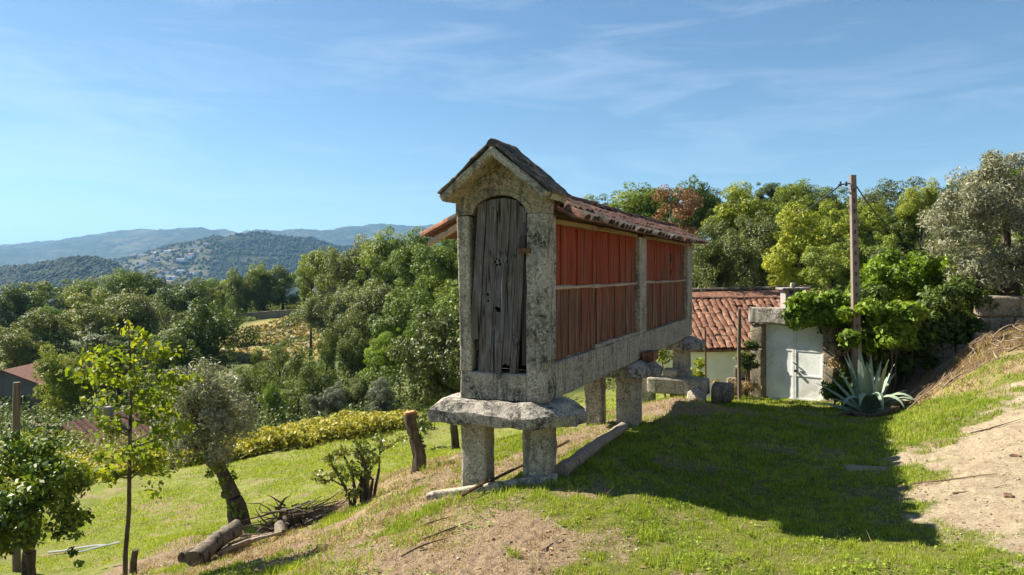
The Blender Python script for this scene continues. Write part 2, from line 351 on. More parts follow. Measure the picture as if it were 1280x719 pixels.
L = {
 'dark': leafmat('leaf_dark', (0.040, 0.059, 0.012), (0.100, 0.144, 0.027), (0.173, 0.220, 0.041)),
 'mid': leafmat('leaf_mid', (0.059, 0.087, 0.014), (0.168, 0.228, 0.038), (0.276, 0.328, 0.051)),
 'yellow': leafmat('leaf_yellow', (0.10, 0.13, 0.016), (0.25, 0.295, 0.030), (0.38, 0.40, 0.05)),
 'drab': leafmat('leaf_drab', (0.060, 0.082, 0.028), (0.13, 0.16, 0.052), (0.22, 0.24, 0.085)),
 'brown': leafmat('leaf_brown', (0.062, 0.085, 0.020), (0.135, 0.165, 0.038), (0.22, 0.245, 0.06)),
 'grey': leafmat('leaf_grey', (0.085, 0.10, 0.065), (0.15, 0.17, 0.115), (0.25, 0.27, 0.19), 0.15),
 'olive': leafmat('leaf_olive', (0.11, 0.12, 0.072), (0.23, 0.245, 0.155), (0.40, 0.41, 0.29), 0.18, 0.6, 0.2),
 'bright': leafmat('leaf_bright', (0.049, 0.090, 0.009), (0.140, 0.234, 0.021), (0.239, 0.325, 0.031), 0.35),
 'rust': leafmat('leaf_rust', (0.09, 0.042, 0.020), (0.19, 0.088, 0.042), (0.31, 0.17, 0.09), 0.25),
 'camellia': leafmat('leaf_camellia', (0.024, 0.050, 0.010), (0.084, 0.150, 0.021), (0.239, 0.299, 0.026), 0.25, 0.5, 0.35),
 'slim': leafmat('leaf_slim', (0.09, 0.15, 0.014), (0.19, 0.26, 0.022), (0.36, 0.37, 0.03), 0.5),
 'bracken': leafmat('leaf_bracken', (0.12, 0.115, 0.03), (0.26, 0.225, 0.065), (0.40, 0.32, 0.11)),
 'silver': leafmat('leaf_silver', (0.085, 0.095, 0.055), (0.185, 0.19, 0.12), (0.33, 0.33, 0.23), 0.18, 0.6, 0.2),
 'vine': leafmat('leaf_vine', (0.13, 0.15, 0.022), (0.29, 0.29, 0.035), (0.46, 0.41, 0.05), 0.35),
 'laurel': leafmat('leaf_laurel', (0.044, 0.059, 0.020), (0.126, 0.156, 0.052), (0.239, 0.260, 0.104), 0.2, 0.5, 0.3),
 'orange_tree': leafmat('leaf_orange_tree', (0.058, 0.081, 0.014), (0.168, 0.204, 0.038), (0.285, 0.300, 0.077), 0.3, 0.4, 0.4),
 'dry': leafmat('leaf_dry', (0.17, 0.11, 0.055), (0.32, 0.22, 0.115), (0.45, 0.34, 0.19), 0.2),
}
L['grass'] = leafmat('grass_blade', (0.13, 0.205, 0.016), (0.27, 0.355, 0.032), (0.45, 0.48, 0.10), 0.35, 0.6, 0.2, 0)
L['straw'] = leafmat('straw_blade', (0.20, 0.14, 0.07), (0.36, 0.27, 0.14), (0.52, 0.42, 0.25), 0.25, 0.7, 0.2, 0)

def agave_b(nt, o):
    k = NT(nt); n = k.noise(6, 4, 0.6, k.pos()); a = k.attr('rnd')
    c = k.mix(n, (0.15, 0.205, 0.135), (0.31, 0.37, 0.265))
    c = k.mix(k.ramp(a, [(0.80, 0.0), (0.97, 0.8)]), c, (0.46, 0.43, 0.24))
    k.bsdf(o, c, 0.5, 0.35, n, 0.15, 0.01)
M['agave'] = mat('agave', agave_b)

def ground_b(nt, o):
    k = NT(nt); v = k.pos()
    n = k.noise(3.0, 8, 0.7, v); f = k.noise(30, 6, 0.75, v); g = k.noise(0.9, 6, 0.65, v); ff = k.noise(120, 3, 0.7, v)
    grass = k.ramp(f, [(0.30, (0.065, 0.075, 0.016)), (0.5, (0.15, 0.165, 0.035)), (0.72, (0.28, 0.25, 0.09))])
    mead = k.mix(k.ramp(n, [(0.45, 0.0), (0.62, 0.75)]), k.ramp(g, [(0.3, (0.13, 0.17, 0.022)), (0.7, (0.19, 0.215, 0.04))]), (0.29, 0.24, 0.12))
    mead = k.mix(k.ramp(f, [(0.45, 0.0), (0.7, 0.5)]), mead, (0.09, 0.12, 0.02))
    soil = k.ramp(f, [(0.28, (0.10, 0.065, 0.04)), (0.48, (0.25, 0.18, 0.115)), (0.66, (0.38, 0.29, 0.19)), (0.8, (0.5, 0.41, 0.29))])
    path = k.ramp(f, [(0.32, (0.15, 0.11, 0.075)), (0.45, (0.36, 0.29, 0.19)), (0.6, (0.46, 0.385, 0.27)), (0.75, (0.53, 0.455, 0.335))])
    path = k.mix(k.ramp(n, [(0.48, 0.0), (0.66, 0.75)]), path, (0.24, 0.175, 0.115))
    straw = k.ramp(f, [(0.3, (0.14, 0.09, 0.05)), (0.5, (0.31, 0.23, 0.13)), (0.72, (0.45, 0.36, 0.22))])
    far = k.ramp(k.noise(0.12, 8, 0.7, v), [(0.35, (0.035, 0.05, 0.015)), (0.52, (0.075, 0.095, 0.024)), (0.68, (0.17, 0.16, 0.06))])
    c = k.mix(k.attr('far'), grass, far)
    c = k.mix(k.attr('meadow'), c, mead)
    c = k.mix(k.attr('clearing'), c, k.ramp(k.noise(0.35, 7, 0.7, v), [(0.38, (0.20, 0.20, 0.05)), (0.5, (0.30, 0.25, 0.09)), (0.62, (0.30, 0.20, 0.10))]))
    for a, cc in (('soil', soil), ('straw', straw), ('path', path)):
        c = k.mix(k.ramp(k.math('ADD', k.attr(a), k.math('MULTIPLY', k.math('SUBTRACT', f, 0.5), 0.9)), [(0.35, 0.0), (0.62, 1.0)]), c, cc)
    h = k.math('ADD', k.math('MULTIPLY', f, 1.0), k.math('MULTIPLY', ff, 0.45))
    k.bsdf(o, c, 0.95, 0.1, h, 0.9, 0.03)
M['ground'] = mat('ground', ground_b)

def hills_b(nt, o):
    k = NT(nt); v = k.pos()
    n = k.noise(0.0035, 8, 0.65, v); f = k.noise(0.028, 8, 0.75, v); e = k.noise(0.09, 4, 0.7, v)
    c = k.ramp(f, [(0.38, (0.012, 0.019, 0.009)), (0.5, (0.026, 0.036, 0.015)), (0.63, (0.065, 0.07, 0.032))])
    c = k.mix(k.ramp(n, [(0.52, 0.0), (0.64, 0.6)]), c, (0.15, 0.13, 0.07))
    c = k.mix(k.math('MULTIPLY', k.attr('field'), k.ramp(f, [(0.42, 0.0), (0.58, 0.9)])), c, (0.12, 0.12, 0.065))
    k.bsdf(o, c, 0.95, 0.05, k.math('ADD', f, k.math('MULTIPLY', e, 0.5)), 1.0, 10.0)
M['hills'] = mat('hills', hills_b)
M['forest'] = mat('forest', lambda nt, o: (lambda k: k.bsdf(o, k.ramp(k.attr('rnd'), [(0.0, (0.020, 0.031, 0.014)), (0.8, (0.030, 0.043, 0.018)), (1.0, (0.05, 0.06, 0.024))]), 0.9, 0.1))(NT(nt)))

# ------------------------------------------------------------------ object helpers
def tag(o, label=None, cat=None, group=None, kind=None):
    if label: o['label'] = label
    if cat: o['category'] = cat
    if group: o['group'] = group
    if kind: o['kind'] = kind
    return o
def empty(name, loc, rz=0.0, label=None, cat=None, group=None):
    o = bpy.data.objects.new(name, None); COL.objects.link(o); o.location = loc; o.rotation_euler = (0, 0, rz)
    o.empty_display_size = 0.2
    return tag(o, label, cat, group)
def link(name, me, m=None, parent=None, loc=(0, 0, 0), rot=None, scale=None):
    o = bpy.data.objects.new(name, me); COL.objects.link(o)
    if m is not None and not me.materials: me.materials.append(m)
    elif m is not None and me.materials[0] != m:
        o.material_slots[0].link = 'OBJECT'; o.material_slots[0].material = m
    if parent: o.parent = parent
    o.location = loc
    if rot: o.rotation_euler = rot
    if scale: o.scale = scale
    return o
def np_mesh(name, V, Fc, attrs=None, smooth=False):
    """V (n,3), Fc (m,k) with k = 3 or 4; attrs: {name: (domain, array)}"""
    me = bpy.data.meshes.new(name)
    V = np.asarray(V, np.float32); Fc = np.asarray(Fc, np.int32); k = Fc.shape[1]
    me.vertices.add(len(V)); me.vertices.foreach_set('co', V.ravel())
    me.loops.add(Fc.size); me.loops.foreach_set('vertex_index', Fc.ravel())
    me.polygons.add(len(Fc)); me.polygons.foreach_set('loop_start', np.arange(0, Fc.size, k, dtype=np.int32))
    me.polygons.foreach_set('loop_total', np.full(len(Fc), k, np.int32))
    if smooth: me.polygons.foreach_set('use_smooth', np.ones(len(Fc), bool))
    me.update(calc_edges=True)
    for a, (dom, arr) in (attrs or {}).items():
        t = me.attributes.new(a, 'FLOAT', dom); t.data.foreach_set('value', np.asarray(arr, np.float32).ravel())
    return me
def py_mesh(name, V, Fc, smooth=False, fix=True):
    me = bpy.data.meshes.new(name); me.from_pydata([tuple(v) for v in V], [], [tuple(f) for f in Fc]); me.update()
    if fix:
        bm = bmesh.new(); bm.from_mesh(me); bmesh.ops.recalc_face_normals(bm, faces=bm.faces); bm.to_mesh(me); bm.free()
    if smooth:
        me.polygons.foreach_set('use_smooth', [True] * len(me.polygons))
        me.set_sharp_from_angle(angle=R(17 if isinstance(Fc, RF) else 52))
    return me
def join(parts):
    V, Fc = [], []
    for v, f in parts:
        o = len(V); V += [tuple(x) for x in v]; Fc += [tuple(i + o for i in q) for q in f]
    return V, Fc
class RF(list): pass
def box(x0, x1, y0, y1, z0, z1):
    V = [(x, y, z) for z in (z0, z1) for y in (y0, y1) for x in (x0, x1)]
    return V, [(0, 2, 3, 1), (4, 5, 7, 6), (0, 1, 5, 4), (2, 6, 7, 3), (0, 4, 6, 2), (1, 3, 7, 5)]
def rough(x0, x1, y0, y1, z0, z1, r=0.02, seg=0.12, amp=0.012, seed=0, maxn=9, taper=None):
    """a worn block: rounded edges and a noisy surface"""
    lo = Vector((x0, y0, z0)); hi = Vector((x1, y1, z1)); c = (lo + hi) / 2; h = (hi - lo) / 2
    r = min(r, min(h) * 0.8)
    ax = []
    for i in range(3):
        n = max(1, min(maxn, int(2 * h[i] / seg)))
        inner = [-(h[i] - r) + 2 * (h[i] - r) * k / n for k in range(n + 1)]
        ax.append([-h[i]] + inner + [h[i]])
    V, Fc, idx = [], [], {}
    def vert(p):
        key = tuple(round(t, 5) for t in p)
        if key in idx: return idx[key]
        q = Vector(p); inn = Vector([max(-(h[i] - r), min(h[i] - r, q[i])) for i in range(3)])
        d = q - inn
        if d.length > 1e-9: d = d.normalized() * r
        q = inn + d
        s = q + c + Vector((seed * 3.17, seed * 1.9, seed * 0.7))
        nv = mnoise.noise_vector(s * 3.1) * amp + mnoise.noise_vector(s * 11.0) * amp * 0.55
        q = q + c + nv
        if taper: q = taper(q)
        idx[key] = len(V); V.append(q); return idx[key]
    for a in range(3):
        b, d = (a + 1) % 3, (a + 2) % 3
        for s in (-1, 1):
            for i in range(len(ax[b]) - 1):
                for j in range(len(ax[d]) - 1):
                    q = []
                    for (ii, jj) in ((i, j), (i + 1, j), (i + 1, j + 1), (i, j + 1)):
                        p = [0, 0, 0]; p[a] = s * h[a]; p[b] = ax[b][ii]; p[d] = ax[d][jj]; q.append(vert(p))
                    Fc.append(tuple(q if s > 0 else q[::-1]))
    return V, RF(Fc)
def tube(pts, rad, seg=8, cap=True, wob=0.0, seed=0):
    pts = [Vector(p) for p in pts]; n = len(pts)
    if not isinstance(rad, (list, tuple)): rad = [rad] * n
    V, Fc = [], []
    ref = None
    for i, p in enumerate(pts):
        t = (pts[min(i + 1, n - 1)] - pts[max(i - 1, 0)]).normalized()
        if ref is None: ref = t.orthogonal().normalized()
        a = (ref - t * ref.dot(t)).normalized(); b = t.cross(a); ref = a
        for k in range(seg):
            an = 2 * math.pi * k / seg
            rr = rad[i] * (1 + wob * (mnoise.noise(Vector((k * 1.7 + seed * 5.1, i * 0.83, seed))) ))
            V.append(p + (a * math.cos(an) + b * math.sin(an)) * rr)
    for i in range(n - 1):
        for k in range(seg):
            Fc.append((i * seg + k, i * seg + (k + 1) % seg, (i + 1) * seg + (k + 1) % seg, (i + 1) * seg + k))
    if cap:
        Fc.append(tuple(range(seg))[::-1]); Fc.append(tuple((n - 1) * seg + k for k in range(seg)))
    return V, Fc
def bend(a, b, n=6, amp=0.1, seed=0, sag=0.0):
    a, b = Vector(a), Vector(b); rnd = random.Random(seed)
    o = Vector((rnd.uniform(-1, 1), rnd.uniform(-1, 1), rnd.uniform(-1, 1)))
    L_ = (b - a).length
    r = []
    for i in range(n + 1):
        t = i / n; p = a.lerp(b, t)
        w_ = math.sin(math.pi * t)
        p += o * amp * L_ * w_ + mnoise.noise_vector(p * 2.3 + Vector((seed, 0, 0))) * amp * 0.5 * L_ * w_
        p.z -= sag * w_; r.append(p)
    return r
def poly_extrude(name, outline, y0, y1):
    """outline in (x, z); extruded along y"""
    bm = bmesh.new()
    vs = [bm.verts.new((x, y0, z)) for x, z in outline]; f = bm.faces.new(vs)
    e = bmesh.ops.extrude_face_region(bm, geom=[f])
    bmesh.ops.translate(bm, vec=(0, y1 - y0, 0), verts=[v for v in e['geom'] if isinstance(v, bmesh.types.BMVert)])
    bmesh.ops.recalc_face_normals(bm, faces=bm.faces)
    bmesh.ops.triangulate(bm, faces=[x for x in bm.faces if len(x.verts) > 4])
    me = bpy.data.meshes.new(name); bm.to_mesh(me); bm.free(); return me

# ------------------------------------------------------------------ ground, hills
def polar(r0, r1, nr, angs, zf):
    rr = np.exp(np.linspace(np.log(r0), np.log(r1), nr)) if not isinstance(nr, np.ndarray) else nr
    nr = len(rr)
    A, Rr = np.meshgrid(angs, rr)
    X = (Rr * np.sin(A)).ravel(); Y = (Rr * np.cos(A)).ravel()
    Z = zf(X, Y); na = len(angs)
    i = np.arange(nr - 1)[:, None] * na + np.arange(na - 1)[None, :]
    Fc = np.stack([i, i + 1, i + na + 1, i + na], -1).reshape(-1, 4)
    return np.stack([X, Y, Z], 1), Fc[:, ::-1]
angs = np.concatenate([np.linspace(-math.pi, -R(46), 40)[:-1], np.linspace(-R(46), R(44), 600), np.linspace(R(44), math.pi, 40)[1:]])
def ground_z(x, y):
    return gz(x, y)
_rr = np.concatenate([np.linspace(1, 5, 12)[:-1], np.exp(np.linspace(np.log(5), np.log(22), 380))[:-1], np.exp(np.linspace(np.log(22), np.log(620), 230))])
V, Fc = polar(1.0, 620, _rr, angs, ground_z)
pa, so_, st_, me_ = masks(V[:, 0], V[:, 1])
dd = np.hypot(V[:, 0], V[:, 1])
V[:, 2] += np.clip(so_ + .35 * pa + .6 * st_, 0, 1) * (dd < 24) * ((fbm(V[:, 0], V[:, 1], .11, 3, 12) - .5) * .055 + np.maximum(fbm(V[:, 0], V[:, 1], .05, 2, 14) - .62, 0) * .10)
far = sstep(30, 40, dd)
clearing = sstep(-2, 6, polydist(V[:, 0], V[:, 1], [(-50, 118), (-36, 104), (-24, 92), (-20, 120), (-30, 134), (-46, 138)]))
near = sstep(40, 30, dd)
ground = link('ground', np_mesh('ground', V, Fc, {'path': ('POINT', pa), 'soil': ('POINT', so_ * near), 'straw': ('POINT', st_), 'meadow': ('POINT', me_ * near), 'far': ('POINT', far), 'clearing': ('POINT', clearing)}, True), M['ground'])
tag(ground, 'grassy terrace, bank and valley floor with bare soil patches', 'ground', kind='structure')

FAR_RIDGE = [(-500, 335), (-150, 322), (0, 308), (50, 303), (100, 296), (150, 293), (200, 286), (250, 283), (280, 287), (300, 291), (320, 290), (350, 292), (400, 291), (440, 284), (470, 284), (510, 288), (560, 284), (620, 292), (700, 305), (900, 318), (1800, 325)]
MID_RIDGE = [(-500, 345), (0, 345), (90, 338), (130, 330), (200, 312), (230, 305), (260, 298), (310, 296), (350, 297), (390, 300), (420, 309), (480, 312), (560, 316), (900, 322), (1800, 330)]
LOW_RIDGE = [(-500, 334), (0, 335), (40, 332), (90, 325), (120, 325), (145, 332), (165, 352), (185, 372), (1800, 372)]
def ridge(px, pts, y0): return (HZ - np.interp(px, [p[0] for p in pts], [p[1] for p in pts])) / F * y0
def hills_z(x, y):
    yy = np.maximum(y, 200.0); px = 640 + F * x / yy
    base = -62.0 + 20 * sstep(900, 400, yy)
    z = base.copy() if hasattr(base, 'copy') else base
    for pts, y0, w0 in ((LOW_RIDGE, 1700.0, 330.0), (MID_RIDGE, 2800.0, 620.0), (FAR_RIDGE, 6500.0, 1700.0)):
        t = (yy - y0) / w0
        z = np.maximum(z, base + (ridge(px, pts, y0) - base) * np.exp(-t * t * 0.8))
    d = sstep(500, 1600, yy)
    z = z + (fbm(x, y, 420, 5, 71) - 0.5) * 46 * d * sstep(5, 60, z + 62) * 0.8
    z = z + (np.abs(fbm(x, y, 900, 4, 77) - 0.5) - 0.1) * 230 * sstep(3600, 5000, yy)
    z = z + (fbm(x, y, 60, 4, 91) - 0.5) * 34 * sstep(1200, 2500, yy)
    return z
V, Fc = polar(560, 14000, 400, np.linspace(-R(52), R(52), 1000), hills_z)
px = 640 + F * V[:, 0] / np.maximum(V[:, 1], 1)
field = sstep(105, 150, px) * sstep(300, 230, px) * sstep(1700, 1900, V[:, 1]) * sstep(2750, 2500, V[:, 1])
field = np.maximum(field, 0.5 * sstep(3200, 2900, V[:, 1]) * sstep(150, 0, px) * sstep(1900, 2100, V[:, 1]))
hills = link('hills', np_mesh('hills', V, Fc, {'field': ('POINT', field)}, True), M['hills'])
tag(hills, 'wooded hills and a long blue mountain ridge on the horizon', 'hills', kind='structure')

# a far wood on the nearer hills: reads as one mass
def ico():
    bm = bmesh.new(); bmesh.ops.create_icosphere(bm, subdivisions=1, radius=1)
    v = np.array([x.co[:] for x in bm.verts]); f = np.array([[q.index for q in t.verts] for t in bm.faces]); bm.free(); return v, f
rng = np.random.default_rng(5)
iv, if_ = ico()
N = 60000
pxr = rng.uniform(-40, 620, N); yr = np.exp(rng.uniform(np.log(1250), np.log(3000), N))
keep = rng.random(N) < (0.42 * (yr / 3000) ** 0.5 + 0.08)
pxr, yr = pxr[keep], yr[keep]; xr = (pxr - 640) / F * yr
vil = (pxr > 120) & (pxr < 262) & (yr > 1750) & (yr < 2620)
keep = (fbm(xr, yr, 160, 3, 15) > 0.30) & ~(vil & (rng.random(len(xr)) < 0.80)); xr, yr = xr[keep], yr[keep]
n = len(xr); zr = hills_z(xr, yr)
sc = rng.uniform(3.4, 6.0, n); ht = sc * rng.uniform(0.8, 1.3, n)
jit = 1 + rng.uniform(-0.28, 0.28, (n, len(iv), 1))
VV = iv[None] * jit * np.stack([sc, sc, ht], 1)[:, None, :] + np.stack([xr, yr, zr + ht * 0.5], 1)[:, None, :]
FF = if_[None] + (np.arange(n) * len(iv))[:, None, None]
rn = np.repeat(rng.random(n), len(if_))
fo = link('forest', np_mesh('forest', VV.reshape(-1, 3), FF.reshape(-1, 3), {'rnd': ('FACE', rn)}, True), M['forest'])
tag(fo, 'dense dark woodland covering the distant nearer hills', 'woodland', kind='stuff')

# ------------------------------------------------------------------ foliage and trees
def leaves(C, N, size, asp=0.6, rng=None, up=0.3, rnd=0.9, rv=None, fold=0.08, sizev=0.5):
    """quads (rhombus leaves) at points C, facing roughly along N"""
    n = len(C)
    D = N + rng.normal(0, rnd, (n, 3)); D[:, 2] += up
    D /= np.linalg.norm(D, axis=1)[:, None] + 1e-9
    T = rng.normal(0, 1, (n, 3)); T -= (T * D).sum(1)[:, None] * D; T /= np.linalg.norm(T, axis=1)[:, None] + 1e-9
    B = np.cross(D, T)
    s = size * (1 + rng.uniform(-sizev, sizev, n))[:, None]
    V = np.stack([C - T * s * 0.5, C + B * s * asp * 0.5 - T * s * 0.05 + D * s * fold, C + T * s * 0.5, C - B * s * asp * 0.5 - T * s * 0.05 + D * s * fold], 1)
    Fq = np.arange(n * 4).reshape(n, 4)
    return V.reshape(-1, 3), Fq, (rv if rv is not None else rng.random(n))
def crown(name, seed, nclump=34, nleaf=9000, size=0.06, asp=0.65, rad=(0.22, 0.40), spread=0.72, flat=1.0, hollow=0.35, bottom=-0.75, rnd=0.8, lean=(0, 0)):
    rng = np.random.default_rng(seed)
    c = rng.normal(0, 1, (nclump, 3)); c /= np.linalg.norm(c, axis=1)[:, None]
    c *= (rng.uniform(hollow, 1, nclump) ** 0.6)[:, None] * spread
    lob = rng.normal(0, 1, (6, 3)); lob /= np.linalg.norm(lob, axis=1)[:, None]; lob *= rng.uniform(.35, .75, 6)[:, None]
    li = rng.integers(0, 6, nclump)
    c = np.where((rng.random(nclump) < .62)[:, None], lob[li] + rng.normal(0, .23, (nclump, 3)), c)
    c *= np.minimum(1, .92 / np.linalg.norm(c, axis=1))[:, None]
    c[:, 2] = np.maximum(c[:, 2] * flat, bottom)
    c[:, :2] *= (1 - 0.30 * np.clip(c[:, 2:3], 0, 1))
    r = rng.uniform(rad[0], rad[1], nclump)
    cr_ = rng.random(nclump)
    w_ = r ** 2; k = rng.choice(nclump, nleaf, p=w_ / w_.sum())
    d = rng.normal(0, 1, (nleaf, 3)); d /= np.linalg.norm(d, axis=1)[:, None]
    C = c[k] + d * (r[k] * rng.uniform(0.45, 1.05, nleaf) ** 0.5)[:, None] * np.array([1, 1, 0.75])
    C[:, 2] -= (np.percentile(C[:, 2], 99) + np.percentile(C[:, 2], 1)) / 2
    C[:, 2] *= 0.97 / np.percentile(C[:, 2], 99); C[:, :2] *= 1.02 / np.percentile(np.hypot(C[:, 0], C[:, 1]), 97)
    Nn = d * 0.9 + C * 0.5
    rv = np.clip(0.55 * cr_[k] + 0.55 * rng.random(nleaf) - 0.05, 0, 1)
    V, Fq, rv = leaves(C, Nn, size, asp, rng, 0.35, rnd, rv)
    return np_mesh(name, V, Fq, {'rnd': ('FACE', rv)})
def trunk_mesh(name, seed, limbs=5, r0=0.075):
    rnd = random.Random(seed); parts = []
    pts = bend((0, 0, -0.06), (rnd.uniform(-.06, .06), rnd.uniform(-.06, .06), 1.0), 5, 0.05, seed)
    parts.append(tube(pts, [r0 * 1.35, r0, r0 * 0.85, r0 * 0.72, r0 * 0.5, r0 * 0.3], 7, wob=0.3, seed=seed))
    for i in range(limbs):
        a = 2 * math.pi * (i + rnd.random() * 0.6) / limbs; b = pts[2 + i % 3]
        e = Vector((math.cos(a) * rnd.uniform(.35, .6), math.sin(a) * rnd.uniform(.35, .6), b.z + rnd.uniform(.18, .4)))
        parts.append(tube(bend(b, e, 4, 0.08, seed + i), [r0 * .5, r0 * .4, r0 * .3, r0 * .2, r0 * .1], 5))
    return py_mesh(name, *join(parts), smooth=True)
CROWNS = [crown('crown_%s' % c, 100 + i, nclump=int(nc * 2.2), nleaf=24000, size=0.050, rad=(0.10, 0.27), hollow=0.25, flat=fl, spread=sp + .06)
          for i, (c, nc, fl, sp) in enumerate([('oval', 40, 1.0, .74), ('broad', 34, 0.85, .78), ('tall', 42, 1.15, .72), ('lumpy', 26, 1.0, .78), ('wide', 46, 0.8, .78), ('dense', 52, 1.0, .74)])]
AIRY = crown('crown_airy', 131, nclump=30, nleaf=4200, size=0.06, rad=(0.12, 0.26), spread=0.85)
SPIKY = crown('crown_spiky', 140, nclump=40, nleaf=11000, size=0.055, rad=(0.16, 0.3), spread=0.8, flat=1.1)
TRUNKS = [trunk_mesh('trunk_%s' % c, 60 + i) for i, c in enumerate(['straight', 'forked', 'leaning'])]
def tree(px, py, rpx, y, leaf, label, name='broadleaf_tree', shape=None, sx=1.0, szs=1.0, cat='tree', group=None, leafsize=None):
    i = tree.k; tree.k += 1
    c = P(px, py, y); r = rpx / F * y * 1.08; c.z -= r * 0.06
    bz = g1(c.x, y) - 0.05
    bz = min(bz, c.z - r * 0.9)
    t = empty(name, (c.x, y, bz), 0, label, cat, group)
    me = shape or CROWNS[i % len(CROWNS)]
    link('crown', me, L[leaf], t, (0, 0, c.z - bz), (0, 0, (i * 2.399) % 6.283), (r * sx, r * sx, r * szs))
    link('trunk', TRUNKS[i % 3], M['bark_far'], t, (0, 0, 0), (0, 0, i * 1.7), (r, r, max(0.3, c.z - bz)))
    return t
tree.k = 0
GV = 'trees in the valley below the meadow'; GF = 'trees in the far row beyond the clearing'; GW = 'trees of the wood behind the granary'; GR = 'trees behind the tiled house'
